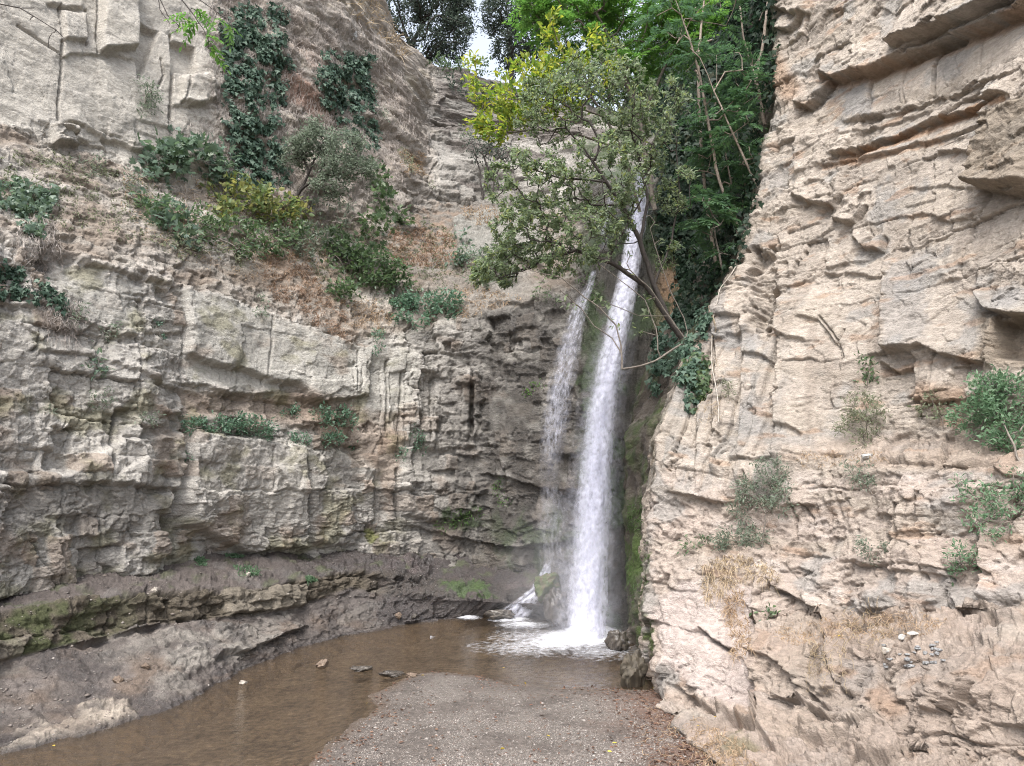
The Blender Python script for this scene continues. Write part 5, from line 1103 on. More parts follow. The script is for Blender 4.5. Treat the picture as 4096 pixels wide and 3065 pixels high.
S_ = [
 ('fig_shrub', 'wild fig shrub with large pale lobed leaves on the left ledge below the slabs', [(165,158,20,14),(196,152,18,13),(216,166,16,10),(150,170,10,7)], 'fig', 'fig', 8.5, .9, .8),
 ('fig_shrub', 'lower fig shrub with a few big leaves in front of the dark hollow', [(160,206,14,8),(172,226,14,8),(184,238,12,6)], 'fig', 'fig', 8.5, .7, .8),
 ('yellow_shrub', 'yellowing autumn shrub right of the fig on the left terrace', [(222,192,16,12),(248,200,24,16),(276,208,20,14),(228,216,16,10),(296,214,9,8)], 'autumn', 'oval', 5.6, 1.5, .7),
 ('green_shrub', 'mixed green shrubs below the yellow shrub on the terrace', [(196,226,22,14),(228,236,28,16),(262,236,26,16),(288,228,18,14)], 'green', 'oval', 4.8, 1.5, .6),
 ('dark_shrub', 'dark green shrub tucked in the hollow under the lower fig', [(152,205,12,12),(170,212,10,10)], 'green', 'oval', 4.2, 1.4, .6),
 ('sapling', 'upright broad leaved sapling right of the small grey tree', [(372,178,10,12),(380,200,14,10),(392,214,12,10),(376,228,14,14),(364,252,14,10)], 'green', 'fig', 6.4, .9, .75),
 ('dark_bramble', 'big dark green bramble mound in the middle of the terrace', [(330,244,16,12),(344,262,22,16),(372,272,26,16),(396,284,16,10),(340,286,18,9)], 'green', 'oval', 5.0, 2.2, .65),
 ('bramble', 'bright bramble bush spilling over the lip of the lower cliff', [(398,300,16,9),(424,306,26,12),(446,304,16,12),(408,320,14,6)], 'ledge', 'oval', 4.4, 2.4, .6),
 ('leafy_sapling', 'thin leafy sapling in front of the grey slab behind the terrace', [(462,240,10,7),(470,256,12,9),(458,262,10,7)], 'fig', 'oval', 5.0, .8, .6),
 ('pale_shrub', 'pale grey-green shrub hanging at the lower left of the leaning tree', [(486,262,14,12),(500,274,14,12),(478,280,10,9)], 'sage', 'oval', 4.6, 1.6, .45),
 ('terrace_shrub', 'low grey-green shrub filling the gap between the yellow shrub and the dark bramble', [(292,240,16,12),(312,232,14,12),(306,254,12,8)], 'sage', 'oval', 4.0, 1.6, .55),
 ('terrace_shrub', 'pale olive shrub at the lower left end of the terrace growth', [(176,248,16,8),(204,254,16,8),(232,260,12,6)], 'olive', 'oval', 3.8, 1.4, .5),
 ('terrace_shrub', 'thin grey-green shrub under the small crooked tree', [(318,208,14,9),(340,214,14,9)], 'sage', 'oval', 3.8, 1.3, .5),
 ('grey_shrub', 'small grey shrub growing from the crack between upper left slabs', [(146,90,7,9),(151,102,8,10),(147,110,6,6)], 'sage', 'slim', 4.0, 2.2, .35),
 ('twiggy_shrub', 'grey twiggy shrub on the ledge left of the fig leaves', [(88,162,10,7),(98,172,9,6),(126,182,11,9)], 'sage', 'slim', 3.6, 1.2, .4),
 ('slope_shrub', 'low olive plant on the left slope under the pale slabs', [(62,166,8,5),(94,168,8,6)], 'olive', 'slim', 3.6, 1.2, .4),
 ('rim_plant', 'small green plant clinging to the rim above the smooth slab', [(262,308,7,8),(258,300,6,5)], 'sage', 'slim', 3.6, 1.4, .4),
 ('hanging_plant', 'narrow green plant hanging beside the dark layered rock', [(378,340,5,9),(374,350,4,6)], 'ledge', 'oval', 3.6, 1.5, .5),
 ('ledge_bush', 'wide blue-green bush along the ledge under the smooth slab, left part', [(194,424,9,7),(214,426,14,7),(232,428,10,6)], 'ledge', 'oval', 3.6, 4.6, .55),
 ('ledge_bush', 'rounded blue-green bush on the right end of the long plant ledge', [(244,424,9,8),(258,428,11,9)], 'ledge', 'oval', 3.6, 4.6, .55),
 ('ledge_bush', 'small bright tuft plant above the pale jutting block', [(290,413,7,6)], 'ledge', 'oval', 3.4, 4.6, .55),
 ('ledge_bush', 'dense blue-green bush filling the notch right of the brown recess', [(324,416,9,8),(342,420,12,8),(350,412,6,5)], 'ledge', 'oval', 3.6, 4.6, .55),
 ('ledge_bush', 'low green cushion on the ledge below the jutting block', [(298,441,10,5)], 'ledge', 'oval', 3.4, 4.6, .55),
 ('ledge_bush', 'green cushion hanging under the notch bush', [(330,439,11,6)], 'ledge', 'oval', 3.4, 4.6, .55),
 ('ledge_bush', 'small round green plant at the right end of the cushions', [(354,448,6,5)], 'ledge', 'oval', 3.2, 3.2, .5),
 ('ledge_tuft', 'tiny fern-like tuft on the streaked rock, upper of two in line', [(419,434,5,4)], 'ledge', 'slim', 3.2, 4, .5),
 ('ledge_tuft', 'tiny fern-like tuft on the streaked rock, lower of two in line', [(420,445,5,4)], 'ledge', 'slim', 3.2, 4, .5),
 ('ledge_tuft', 'tiny green tuft left of the paired tufts on streaked rock', [(399,452,5,4)], 'ledge', 'slim', 3.2, 4, .5),
 ('crack_plant', 'grey-green plant sprouting from a broken ledge left of the long crack', [(142,414,9,6),(152,420,6,5)], 'sage', 'slim', 3.6, 1.8, .4),
 ('crack_plant', 'dull green plant under the left ivy beside the upper ledge', [(76,312,9,7)], 'sage', 'slim', 3.8, 1.8, .4),
 ('crack_plant', 'straggly sage plant in the middle of the left rock face', [(104,328,11,6),(116,334,6,5)], 'sage', 'slim', 3.8, 1.5, .4),
 ('crack_plant', 'small broad leaved plant hanging from a crack on the left face', [(97,360,10,6),(98,368,6,5)], 'fig', 'oval', 4.4, 1.5, .6),
 ('crack_plant', 'low weed on the crumbled rock below the hanging plant', [(98,398,9,6),(104,406,5,4)], 'sage', 'slim', 3.6, 1.8, .4),
 ('crack_plant', 'tiny weed low on the dark shale at the left', [(45,410,5,4)], 'sage', 'slim', 3.2, 2.2, .4),
 ('crack_plant', 'small pale weed on top of the big rounded block', [(189,455,5,4)], 'ledge', 'slim', 3.2, 2., .5),
 ('crack_plant', 'weed hanging from the joint at the rim left of the smooth slab', [(160,330,4,8)], 'ivy', 'ivy', 3.8, 1.4, .7),
 ('fern', 'bright green fern cluster on the mossy step left of the cascade', [(462,518,14,5),(470,512,8,5),(446,522,7,4)], 'moss', 'slim', 4.0, 2.4, .3),
 ('fern', 'hanging green plant on the dark square block left of the falls', [(498,490,5,9),(504,502,4,5)], 'moss', 'slim', 3.6, 2.4, .3),
 ('fern', 'small yellow-green plant on the wet wall left of the thin fall', [(538,386,4,4),(530,392,3,3)], 'bright', 'slim', 3.4, 3, .4),
 ('fern', 'green plants between the two falls near the thin fall top', [(586,282,7,6),(598,292,7,6)], 'moss', 'slim', 3.6, 2.4, .3),
 ('fern', 'leafy tuft on the tan ledge left of the thin fall lip', [(552,297,10,5),(538,294,6,4)], 'green', 'slim', 3.6, 2.2, .3),
 ('far_shrub', 'small dusty shrub in the far hollow of the upper cliff', [(462,130,8,5),(468,138,6,4)], 'sage', 'slim', 3.2, 1.4, .4),
 ('far_shrub', 'tiny dusty shrub high on the grey upper cliff', [(382,116,6,4)], 'sage', 'slim', 3.0, 1.6, .4),
 ('far_shrub', 'olive bush at the edge of the earthy cliff foot', [(404,158,7,7),(410,168,5,5)], 'olive', 'slim', 3.2, 1.6, .4),
 ('far_shrub', 'dark tuft on the grey boulder of the upper terrace', [(436,188,7,4)], 'olive', 'slim', 3.2, 1.8, .4),
]
for i, (nm, lab, bl, lf, kd, px_, dn, asp) in enumerate(S_):
    cat = 'fern' if nm == 'fern' else ('tree' if nm in ('sapling', 'leafy_sapling') else ('plant' if nm in ('ledge_tuft', 'crack_plant', 'rim_plant', 'hanging_plant') else 'shrub'))
    bl = [(a_, b_, c_ * 1.18, d_ * 1.18) for a_, b_, c_, d_ in bl]
    bush(nm, lab, cat, bl, lf, kd, px_ * .9, dn * 1.6, asp, seed=300 + i, group={'ledge_bush': 'green bushes on the rock ledges', 'crack_plant': 'small plants in the cracks of the left cliff', 'fern': 'ferns on the wet rock', 'far_shrub': 'shrubs of the far upper cliff', 'ledge_tuft': 'tiny tufts on the streaked rock'}.get(nm))
def hy(u, v): h = hit(u, v); return h[0][1] if h else 27.
y0 = hy(292, 212)
tree('small_tree', 'small crooked dark-stemmed tree with grey-green crown on the left terrace', [[(292,212,y0),(297,196,y0-.2),(304,184,y0-.3),(309,172,y0-.4),(314,160,y0-.5)],[(300,190,y0-.2),(314,180,y0-.5),(324,174,y0-.7)],[(309,172,y0-.4),(303,158,y0-.4),(298,148,y0-.4)]],
  [(318,142,y0-.6,22,14,.8,1.2),(346,148,y0-.8,22,16,.9,1.2),(296,152,y0-.4,18,14,.7,.9),(338,168,y0-.8,22,14,.8,1.),(362,166,y0-.9,14,14,.7,.6),(330,186,y0-.9,20,12,.7,.7),(318,130,y0-.6,16,6,.6,.4)], 'sage', 'oval', 3.4, 320, 22, M_DARKBARK, 401, sig=3.0, step=.25, tip=.009, rmax=.075)
y1 = hy(485, 200)
tree('thin_shrub', 'leafless dark shrub with several thin stems below the dark cliff corner', [[(482,204,y1),(484,184,y1),(488,168,y1),(482,152,y1)],[(482,200,y1),(480,170,y1),(474,152,y1)],[(492,202,y1),(494,180,y1),(500,165,y1),(504,150,y1)]],
  [(478,146,y1,14,10,.6,1.),(494,146,y1,14,10,.6,1.),(506,154,y1,12,10,.6,.8),(486,158,y1,16,8,.6,.6)], 'dark', 'slim', 3.0, 110, 6, M_DARKBARK, 402, sig=2.6, step=.3, tip=.014, rmax=.07, cat='shrub')
# dead grass and fallen needles
grass('dry_grass', 'reddish dry grass sliding down the gully below the shrubs', [[(262,252),(300,250),(318,280),(345,318),(352,340),(330,335),(300,312),(272,300),(262,275)]], 1700, 'rust', 9, .5, 501, .9)
grass('dry_grass', 'rust brown dead ferns on the upper terrace by the grey slab', [[(384,232),(410,226),(452,236),(456,262),(420,270),(392,262)]], 1500, 'rust', 7, .6, 502, .7)
grass('dry_grass', 'dry tufts along the foot of the far cliff', [[(452,206),(505,206),(520,222),(470,226)],[(398,150),(424,152),(424,176),(400,172)]], 420, 'dry', 7, .5, 503, .7)
grass('dry_grass', 'dry stalks on the brink of the upper left cliff', [[(340,-8),(372,-8),(412,52),(400,60),(376,34),(350,18)]], 420, 'straw', 12, .5, 504, .6)
grass('green_grass', 'short green sprouts on the wet shelf at the cliff foot', [[(234,566),(258,568),(262,576),(238,575)],[(192,557),(206,556),(210,566),(196,566)],[(225,554),(244,554),(244,558),(226,558)],[(306,577),(316,577),(316,582),(306,582)]], 260, 'fresh', 4.5, .8, 505, .5, thr=-.5)
grass('green_grass', 'grass blades on the mossy rock right of the fall', [[(622,560),(648,540),(650,580),(632,610),(622,590)],[(626,500),(646,505),(640,530),(626,530)]], 150, 'moss', 4, .8, 506, 1.1, thr=-.3)
grass('dry_grass', 'thin tan grass draped on the layered rim left of the wet wall', [[(340,300),(372,300),(396,318),(380,334),(352,326)],[(455,285),(500,290),(520,300),(470,318),(450,312)]], 520, 'dry', 8, .45, 507, .9)
grass('ground_cover', 'low dull green and brown growth covering the terrace slope between the shrubs', [[(0,150),(60,150),(140,180),(190,200),(300,225),(300,262),(180,250),(80,230),(0,220)],[(300,225),(420,215),(470,240),(460,300),(340,300),(310,270)]], 2600, 'olive', 4.5, 1.0, 508, .8, thr=-.05)
grass('ground_cover', 'brown dead stems among the shrubs of the left terrace', [[(120,170),(300,190),(330,230),(330,300),(180,262),(120,210)]], 1500, 'dry', 7, .5, 509, .8, thr=-.1)
# ================================================================== RIGHT WALL PLANTS
Q_ = [
 ('wall_shrub', 'large bright green shrub leaning out at the right picture edge', [(985,384,16,14),(1004,400,22,20),(984,416,22,16),(1012,430,16,16),(966,424,14,10),(1000,446,16,10)], 'fresh', 'slim', 4.6, 2.6, .4, (1022,462)),
 ('wall_shrub', 'sparse olive shrub with fine leaves on the shelf left of the white stone', [(862,406,14,14),(876,420,14,14),(852,426,14,12),(870,440,16,8)], 'olive', 'slim', 3.8, 2.2, .3, (864,446)),
 ('wall_shrub', 'grey-green bush in the vertical cleft above the dry grass ledge', [(770,472,16,12),(758,490,20,14),(778,500,14,14),(744,508,14,12),(736,540,18,12),(758,534,14,10),(722,546,10,7)], 'sage', 'slim', 4.0, 2.6, .34, (762,548)),
 ('wall_shrub', 'small grey shrub right of the cleft bush under the shelf', [(858,474,12,9),(868,484,10,8)], 'sage', 'slim', 3.8, 2.2, .34, (872,490)),
 ('wall_shrub', 'thin grey shrub on the blank face above the rubble ledge', [(876,546,16,9),(868,556,12,7)], 'sage', 'slim', 3.8, 1.6, .34, (876,560)),
 ('wall_shrub', 'ragged green shrub low at the right picture edge', [(976,490,18,10),(1004,506,18,12),(985,524,14,12),(968,556,16,10),(958,570,10,7),(1016,486,12,12)], 'fresh', 'slim', 4.2, 1.9, .38, (978,572)),
 ('wall_shrub', 'few pale leaves on stems beside the big right shrub', [(942,412,8,10),(936,400,6,6),(916,410,6,4)], 'olive', 'oval', 4.4, 1.0, .5, (944,434)),
 ('wall_shrub', 'little upright sprig in the tan rock above the olive shrub', [(866,366,4,6),(867,376,4,5)], 'green', 'oval', 4.4, 1.6, .5, (868,388)),
 ('wall_shrub', 'tiny twiggy plant on the tan columns near the rope', [(728,386,6,6),(726,394,6,5)], 'olive', 'slim', 3.6, 1.8, .3, (729,398)),
 ('wall_shrub', 'small green sprig in a joint above the lower ledge', [(768,617,5,4)], 'green', 'oval', 4.4, 2.4, .6, (772,628)),
 ('wall_shrub', 'green weeds at the left end of the dry grass ledge', [(692,545,8,5),(706,540,6,4)], 'green', 'slim', 3.8, 2.4, .4, (698,550)),
]
for i, (nm, lab, bl, lf, kd, px_, dn, asp, bs) in enumerate(Q_):
    bush(nm, lab, 'shrub', bl, lf, kd, px_, dn * 2.1, asp, base=bs, seed=600 + i, group='shrubs on the right rock wall', tip=.004)
grass('dry_grass', 'golden dry grass hanging over the ledge on the right wall', [[(700,566),(724,556),(760,560),(782,576),(772,584),(748,578),(722,596),(704,606)]], 900, 'straw', 13, .5, 701, 1.1, thr=-.3)
grass('dry_grass', 'dry straw and litter along the lower ledge of the right wall', [[(772,628),(806,622),(850,618),(905,612),(948,618),(940,632),(900,640),(850,640),(800,646),(776,640)]], 900, 'dry', 10, .45, 702, .8, thr=-.35)
grass('dry_grass', 'dry trailing grass at the foot of the right wall', [[(692,730),(716,728),(752,752),(760,775),(700,775)],[(722,596),(742,590),(752,650),(736,662)]], 620, 'dry', 13, .5, 703, .9, thr=-.3)
grass('dry_grass', 'thin dry stems on the shelf under the olive shrub', [[(790,452),(880,450),(890,462),(800,470)]], 220, 'dry', 10, .45, 704, .9)
roots('vine_stems', 'pale thin stems trailing on the right rock wall', [[(700,300),(720,300),(724,420),(700,420)],[(800,640),(850,640),(842,680),(806,672)],[(842,606),(880,600),(890,632),(850,630)]], 26, 24, 705, 'straw', .006)
# overhanging twig with fresh leaves at the top left, from a tree outside the picture
def twig(name, label, paths, tips, leaf, px, seed, comp, bark=M_DARKBARK, rmax=.02):
    rng = np.random.default_rng(seed); pp = [[at(*p) for p in l] for l in paths]; T = [at(*p) for p in tips]
    Pn, par, rad, tp = grow(pp, T, .12, .1, rng, .006); root = thing(name, label, 'branch', pp[0][0]); V, F = wood(Pn, par, rad, 1., .005, rmax); mesh('twig', V, F, bark, root)
    if comp:
        C = np.repeat(Pn[tp], comp, 0); A = np.repeat(unit(Pn[tp] - Pn[par[tp]]), comp, 0) * .6 + rng.normal(size=(len(C), 3)) * .5; A[:, 2] -= .3
        lv, lr = compound(C, A, px / FPX * 12. * rng.uniform(.8, 1.2, len(C)), rng, 5, .42, .36, .3); V, F = join([lv, lr]); mesh('leaves', V, F, LM(leaf), root)
    return root
twig('hanging_branch', 'leafy green branch hanging into the top left of the view', [[(150,-60,12),(172,-12,12),(190,10,12),(204,30,12)],[(172,-12,12),(200,0,12),(222,16,12)]], [(192,8,12),(200,18,12),(206,36,12),(196,24,12),(215,18,12),(228,24,12),(208,48,12),(190,14,12)], 'bright', 26, 801, 2)
twig('hanging_branch', 'bare dark twigs hanging down beside the leafy branch', [[(140,-50,12.2),(158,-5,12.2),(168,16,12.2),(184,30,12.2),(196,34,12.2)],[(158,-5,12.2),(160,10,12.2),(170,24,12.2)]], [(196,35,12.2),(176,30,12.2),(162,14,12.2),(180,28,12.2)], 'bright', 1, 802, 0, rmax=.014)
twig('hanging_branch', 'bare forked twig reaching in from the top left corner', [[(-40,2,11),(0,4,11),(20,8,11),(34,8,11)],[(20,8,11),(40,20,11),(56,30,11),(63,37,11)]], [(34,7,11),(63,38,11),(52,33,11),(48,48,11),(30,20,11)], 'bright', 1, 803, 0, rmax=.012)
# ================================================================== STONES, GRAVEL, LITTER
import bmesh
def stone_material(name, c0, c1, rough=.85, moss=None):
    m = bpy.data.materials.new(name); nt, N, L = nodes(m)
    out = N.new('ShaderNodeOutputMaterial'); b = N.new('ShaderNodeBsdfPrincipled'); tc = N.new('ShaderNodeTexCoord')
    n = N.new('ShaderNodeTexNoise'); n.inputs['Scale'].default_value = 6; n.inputs['Detail'].default_value = 7; n.inputs['Roughness'].default_value = .65
    cr = N.new('ShaderNodeValToRGB'); e = cr.color_ramp.elements; e[0].position = .35; e[1].position = .68; e[0].color = (*c0, 1); e[1].color = (*c1, 1)
    if moss: x = e.new(.56); x.color = (*moss, 1)
    L.new(tc.outputs['Object'], n.inputs['Vector']); L.new(n.outputs['Fac'], cr.inputs[0]); L.new(cr.outputs[0], b.inputs['Base Color'])
    bp = N.new('ShaderNodeBump'); bp.inputs['Strength'].default_value = .6; bp.inputs['Distance'].default_value = .04
    L.new(n.outputs['Fac'], bp.inputs['Height']); L.new(bp.outputs[0], b.inputs['Normal']); b.inputs['Roughness'].default_value = rough; L.new(b.outputs[0], out.inputs[0]); return m
M_WETS = stone_material('wet_stone', (.045,.04,.036), (.11,.095,.08), .25); M_DRYS = stone_material('pale_stone', (.25,.22,.19), (.42,.38,.33))
M_BRNS = stone_material('brown_stone', (.10,.07,.05), (.20,.15,.11), .7); M_BOULD = stone_material('dark_boulder', (.045,.037,.03), (.10,.08,.062), .75, (.07,.058,.04)); M_MOSS = stone_material('mossy_stone', (.12,.085,.06), (.07,.085,.03), .8, (.055,.09,.022)); M_WHITE = stone_material('white_litter', (.30,.295,.285), (.42,.415,.40), .7)
M_GREYS = stone_material('grey_rubble', (.13,.13,.13), (.30,.30,.30))
def stone(name, label, cat, u, v, ru, rv, mat, seed, base=None, deep=.9, group=None, cuts=9, p=None, rough=.6):
    rng = np.random.default_rng(seed); P0 = base if base is not None else atz(u, v + rv, 0.); m = P0[1] / FPX
    bm = bmesh.new(); bmesh.ops.create_icosphere(bm, subdivisions=5, radius=1)
    X = np.array([q.co[:] for q in bm.verts]); F = np.array([[q.index for q in f.verts] for f in bm.faces]); bm.free()
    for _ in range(cuts):                                  # split faces: flatten against random planes
        n = unit(rng.normal(size=3)); h = rng.uniform(.55, .9); k = X @ n; X = X - np.maximum(k - h, 0)[:, None] * n * .92
    X = X * (1 + rough * .5 * fbm(X[:, 0] * 2 + seed, X[:, 1] * 2 + X[:, 2] * 2, 1, 4))[:, None] + .06 * rough * fbm(X[:, 0] * 5, X[:, 1] * 8 + X[:, 2] * 7, 3, 3)[:, None]
    c = P0 + np.array([0, 0, rv * m * .75]); X = X * np.array([ru * m, ru * m * deep, rv * m * 1.15]) + c
    o = mesh(name, X, [F], mat); me = o.data
    for v_ in (): pass
    me.vertices.foreach_set('co', (X - P0).astype(np.float32).ravel()); o.location = P0; me.update()
    return tag(o, label, cat, group)
stone('boulder', 'wet dark boulder at the right edge of the splash pool', 'boulder', 617, 640, 11, 11, M_WETS, 1)
stone('boulder', 'mossy brown boulder at the water edge below the right wall corner', 'boulder', 635, 669, 13, 17, M_BOULD, 2, rough=.7, cuts=10)
stone('boulder', 'tall dark wet rock standing between the cascade and the main fall', 'boulder', 558, 605, 13, 19, M_WETS, 3, base=at(558, 624, 24.2))
stone('boulder', 'rounded greenish boulder that the small cascade runs over', 'boulder', 545, 584, 15, 13, M_MOSS, 4, base=at(545, 597, 25.6))
stone('boulder', 'low black wet rock left of the cascade foot', 'boulder', 500, 617, 16, 5, M_WETS, 5, base=atz(500, 620))
SG = 'stones in the stream'
stone('stone', 'pointed grey stone standing in the shallow stream near the left shore', 'stone', 322, 663, 6, 4, M_BRNS, 11, group=SG)
stone('stone', 'dark slaty stone just breaking the water left of the gravel tip', 'stone', 362, 668, 12, 2.2, M_WETS, 12, group=SG)
stone('stone', 'flat grey slab in the water touching the gravel bank tip', 'stone', 391, 673, 12, 2.6, M_WETS, 13, group=SG)
stone('stone', 'small stone wedged between the flat slab and the bank', 'stone', 412, 675, 6, 2.2, M_BRNS, 14, group=SG)
stone('stone', 'tiny white stone near the left water edge below the mud slope', 'stone', 243, 682, 4, 1.6, M_DRYS, 15, group=SG)
for k, (u, v, r, lab, m) in enumerate([(118,682,5,'brown round stone lying on the mud slope above the pale outcrop', M_BRNS), (146,667,4,'reddish flat stone on the mud slope above the brown one', M_BRNS), (248,575,3,'pale pebble beside the green sprouts on the shelf', M_DRYS),(414,617,3,'dark stone on the wet mud near the pool shore', M_WETS),(398,617,4,'grey stone on the wet mud left of the dark one', M_BRNS),(154,591,4,'small pale stone on the shelf below the left block', M_DRYS)]):
    h = hit(u, v)
    if h: stone('stone', lab, 'stone', u, v, r, r * .7, m, 30 + k, base=h[0] - np.array([0, 0, .03]), group='loose stones on the left shore')
h = hit(868, 458)
stone('white_stone', 'long white stone lying on the shelf below the olive shrub', 'stone', 868, 457, 7, 2.4, M_WHITE, 41, base=h[0], deep=.5)
for k, (u, v, ru, rv, lab) in enumerate([(903,637,4.5,3,'largest white lump of litter on the rubble ledge'), (914,633,7,1.5,'flat white strip of litter behind the white lump'), (886,650,6,3,'off-white block at the left end of the rubble')]):
    h = hit(u, v + rv)
    stone('litter', lab, 'litter', u, v, ru, rv, M_WHITE if k != 2 else M_DRYS, 50 + k, base=h[0], deep=.7, rough=.15, group='white litter on the rubble ledge')
rg = np.random.default_rng(5)
for k in range(30):
    u, v = rg.uniform(884, 944), rg.uniform(642, 668); h = hit(u, v)
    if h: stone('rubble_piece', 'small angular grey rubble piece in the heap on the right ledge', 'rubble', u, v, rg.uniform(1.6, 3.8), rg.uniform(.8, 1.8), M_GREYS, 100 + k, base=h[0], group='grey rubble on the right ledge')
h = hit(354, 38); stone('plastic_bag', 'crumpled white plastic bag caught on the brink of the upper left cliff', 'bag', 354, 38, 3.5, 5, M_WHITE, 71, base=h[0], rough=1.2)
# rope
rp = []
for u, v in [(738,268),(729,280),(722,291),(717,302),(714,316),(714,340),(715,364),(716,388),(715,408),(716,424)]:
    h = hit(u, v); rp.append(h[0] + h[1] * .10)
rp = np.array(rp); f = np.linspace(0, len(rp) - 1, 60); rp = np.stack([np.interp(f, np.arange(len(rp)), rp[:, k]) for k in range(3)], -1)
for _ in range(6): rp[1:-1] = (rp[:-2] + 2 * rp[1:-1] + rp[2:]) / 4
V, F = tubes(rp[:-1], rp[1:], np.full(len(rp) - 1, .013), np.full(len(rp) - 1, .013), 6)
tag(mesh('rope', V, F, M_DRYS), 'thin pale rope hanging down the tan rock columns', 'rope')
# gravel
def pebble_mesh(P, S, rng):
    n = len(P); t = np.array([(1,0,0),(-1,0,0),(0,1,0),(0,-1,0),(0,0,1),(0,0,-1),(.7,.7,.5),(-.7,.6,.55),(.6,-.75,.5),(-.65,-.7,.45)])
    t = t[:6]; f = np.array([(0,2,4),(2,1,4),(1,3,4),(3,0,4),(2,0,5),(1,2,5),(3,1,5),(0,3,5)])
    a = rng.uniform(0, 6.28, n); X = t[None] * (S[:, None] * np.stack([rng.uniform(.7, 1.4, n), rng.uniform(.6, 1., n), rng.uniform(.3, .6, n)], -1))[:, None] * rng.uniform(.75, 1.2, (n, 6, 1))
    c, s = np.cos(a)[:, None], np.sin(a)[:, None]; Y = X.copy(); Y[..., 0] = X[..., 0] * c - X[..., 1] * s; Y[..., 1] = X[..., 0] * s + X[..., 1] * c
    Y += P[:, None]; return Y.reshape(-1, 3), [(f[None] + (np.arange(n) * 6)[:, None, None]).reshape(-1, 3)]
LEAFC['gravel'] = [(.11,.09,.078),(.17,.148,.13),(.24,.215,.195),(.31,.285,.26),(.14,.112,.095),(.20,.17,.15),(.09,.074,.065),(.22,.192,.17),(.16,.132,.112)]
LEAFC['litter'] = [(.10,.055,.038),(.15,.08,.055),(.075,.045,.032),(.20,.125,.085),(.12,.07,.05)]
LEAFC['goldleaf'] = [(.50,.36,.04),(.55,.42,.08)]
M_GRAV = leaf_material('gravel_stone', LEAFC['gravel'], 0, .85, .3); M_LIT = leaf_material('fallen_leaf_litter', LEAFC['litter'], .1, .7, .3); M_GOLD = leaf_material('gold_leaf', LEAFC['goldleaf'], .2, .6, .3)
rg = np.random.default_rng(77)
uu = rg.uniform(280, 780, 110000); vv = 668 + 130 * rg.random(110000) ** .8; Q = atz(uu, vv, .2); hh, sg = ground_h(Q[:, 0], Q[:, 1])
dens = sstep(-.25, .35, fbm(Q[:, 0] * .9, Q[:, 1] * .9, 2, 4) + .15) * sstep(-.05, .9, sg) + .18 * (sg > -.05)
ok = (sg > -.08) & (rg.random(110000) < dens * .75); Q = Q[ok]; Q[:, 2] = hh[ok] + .002
S_z = np.exp(rg.normal(math.log(.0105), .45, len(Q))); V, F = pebble_mesh(Q, np.clip(S_z, .005, .06), rg)
tag(mesh('gravel', V, F, M_GRAV), 'loose pale and brown gravel covering the bank', 'gravel', None, 'stuff')
# pebbles on the mud slope and the shelf
Pm = []
for k in range(2600):
    u = rg.uniform(0, 440); v = rg.uniform(560, 745); h = hit(u, v)
    if h and h[1][2] > .35 and h[0][2] > .03: Pm.append(h[0])
Pm = np.array(Pm); V, F = pebble_mesh(Pm, np.clip(np.exp(rg.normal(math.log(.016), .55, len(Pm))), .006, .07), rg)
tag(mesh('gravel', V, F, M_GRAV), 'scattered small stones on the mud slope and rock shelf', 'gravel', None, 'stuff')
def litter_mesh(P, L, mat, name):
    n = len(P); A = rg.normal(size=(n, 3)); A[:, 2] *= .15; Nn = rg.normal(size=(n, 3)) * .3 + np.array([0, 0, 1.]); V, F = leafmesh(P + np.array([0, 0, .015]), A, Nn, L, L * .55, 'oval'); return mesh(name, V, F, mat)
# leaves drifted along the bank edge and against the right wall
uu = rg.uniform(285, 720, 30000); vv = rg.uniform(664, 775, 30000); Q = atz(uu, vv, .1); hh, sg = ground_h(Q[:, 0], Q[:, 1])
pr = .6 * np.exp(-((sg - .1) / .16) ** 2) * sstep(-.1, .5, fbm(Q[:, 0] * 1.1, Q[:, 1] * 1.1, 5, 3) + .35 * sstep(-2, 1, Q[:, 0])) + .55 * sstep(1.6, 3.0, Q[:, 0] + .5 * fbm(Q[:, 0], Q[:, 1], 3, 3)) * (sg > .1) + .03 * (sg > .1) + .25 * np.exp(-((sg - .4) / .35) ** 2) * (fbm(Q[:, 0] * .8, Q[:, 1] * .8, 6, 3) > .1)
ok = rg.random(30000) < pr * .6; Q = Q[ok]; Q[:, 2] = np.maximum(hh[ok], .0)
tag(litter_mesh(Q, np.clip(rg.normal(.062, .018, len(Q)), .025, .1), M_LIT, 'fallen_leaves'), 'brown fallen leaves drifted along the waterline and the wall foot', 'leaves', None, 'stuff')
GL = [(421,676,'yellow leaf at the tip of the gravel bank'),(526,685,'yellow leaf on the bank waterline in front of the fall'),(652,688,'yellow leaf at the waterline below the right wall'),(698,727,'larger yellow leaf near the foot of the right wall'),(715,718,'yellow leaf beside the larger one at the wall foot'),(683,731,'yellow leaf left of the two at the wall foot'),(367,704,'yellow leaf at the left shore of the gravel bank'),(411,706,'yellow leaf in the brown drift on the bank'),(500,750,'pale yellow leaf in the middle of the gravel'),(546,736,'pale leaf on the gravel right of the middle'),(607,752,'yellow-green leaf on the gravel toward the right'),(612,744,'curled pale leaf on the gravel near the right litter'),(55,747,'orange leaf on the mud at the left water edge'),(841,636,'yellow leaf on the straw of the right ledge'),(505,668,'pale leaf floating in front of the splash pool')]
for u, v, lab in GL:
    h = hit(u, v); p = h[0] if h else atz(u, v)
    if p[2] < .03: p = atz(u, v, .02)
    o = litter_mesh(np.array([p]), np.array([.085]), M_GOLD, 'fallen_leaf'); tag(o, lab, 'leaf', 'yellow fallen leaves')
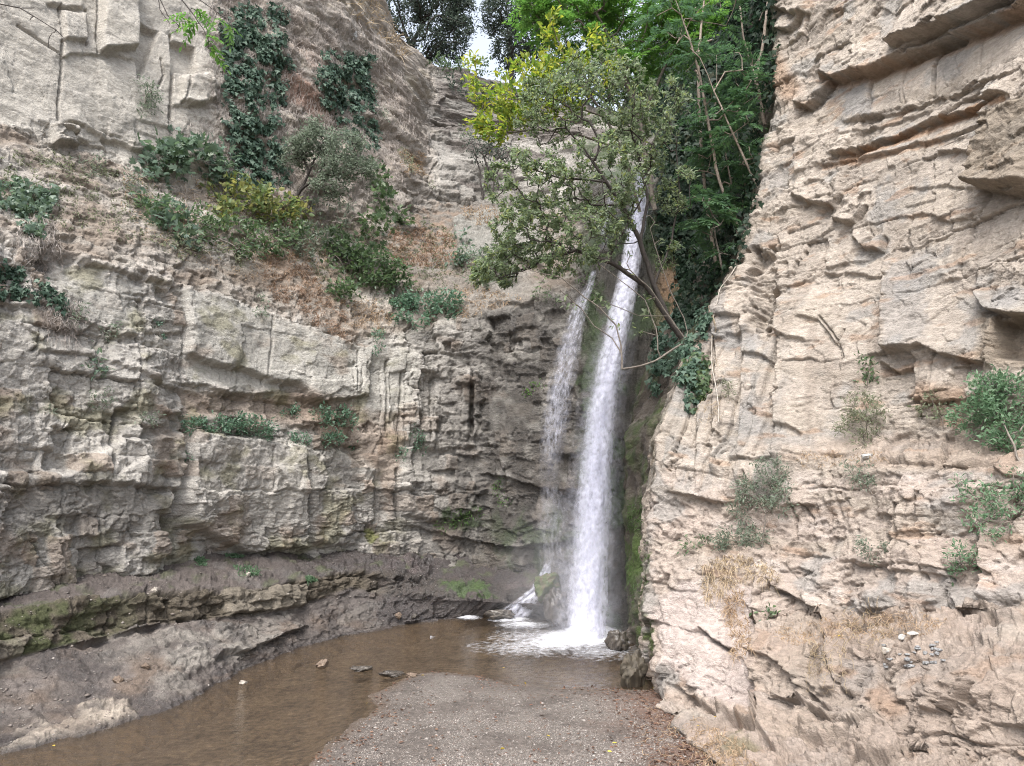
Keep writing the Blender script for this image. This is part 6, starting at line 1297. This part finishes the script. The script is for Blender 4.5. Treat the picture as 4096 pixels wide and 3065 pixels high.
# twigs on the ground
roots('fallen_twigs', 'dry twigs and needles lying at the foot of the right wall', [[(640,700),(700,720),(730,766),(640,766)]], 60, 16, 91, 'dry', .006, 'twigs', down=.3, wig=.7)
# ------------------------------------------------------------------ daylight
w = bpy.data.worlds.new("World"); scene.world = w; w.use_nodes = True
nt = w.node_tree; nt.nodes.clear()
sky = nt.nodes.new('ShaderNodeTexSky'); sky.sky_type = 'NISHITA'; sky.sun_disc = False
SUN_EL, SUN_AZ = R(58), R(200)
sky.sun_elevation = SUN_EL; sky.sun_rotation = SUN_AZ; sky.air_density = 1; sky.dust_density = 4; sky.ozone_density = 1
hs = nt.nodes.new('ShaderNodeHueSaturation'); hs.inputs['Saturation'].default_value = .42
bg = nt.nodes.new('ShaderNodeBackground'); bg.inputs['Strength'].default_value = .15
wo = nt.nodes.new('ShaderNodeOutputWorld')
nt.links.new(sky.outputs[0], hs.inputs['Color']); nt.links.new(hs.outputs[0], bg.inputs[0]); nt.links.new(bg.outputs[0], wo.inputs[0])
sd = bpy.data.lights.new('sun', 'SUN'); so = bpy.data.objects.new('sun', sd); COL.objects.link(so)
sd.energy = 1.0; sd.angle = R(25); sd.color = (1, .97, .93)
# direction: sun azimuth measured like the sky texture (0 = +Y, clockwise from above)
sx, sy, sz = math.sin(SUN_AZ) * math.cos(SUN_EL), math.cos(SUN_AZ) * math.cos(SUN_EL), math.sin(SUN_EL)
so.rotation_euler = Vector((sx, sy, sz)).to_track_quat('Z', 'Y').to_euler(); so.location = (0, 0, 40)
scene.view_settings.view_transform = 'Standard'; scene.view_settings.look = 'None'; scene.view_settings.gamma = 1
scene.view_settings.exposure = 1.66
scene.cycles.use_denoising = True
scene.cycles.volume_bounces = 1; scene.cycles.max_bounces = 8; scene.cycles.transparent_max_bounces = 24; scene.cycles.diffuse_bounces = 6; scene.cycles.transmission_bounces = 4; scene.cycles.glossy_bounces = 3
scene.cycles.sample_clamp_indirect = 6
scene.cycles.pixel_filter_type = 'BLACKMAN_HARRIS'; scene.cycles.filter_width = 1.05
scene.cycles.denoising_prefilter = 'NONE'
scene.cycles.denoising_input_passes = 'RGB_ALBEDO_NORMAL'
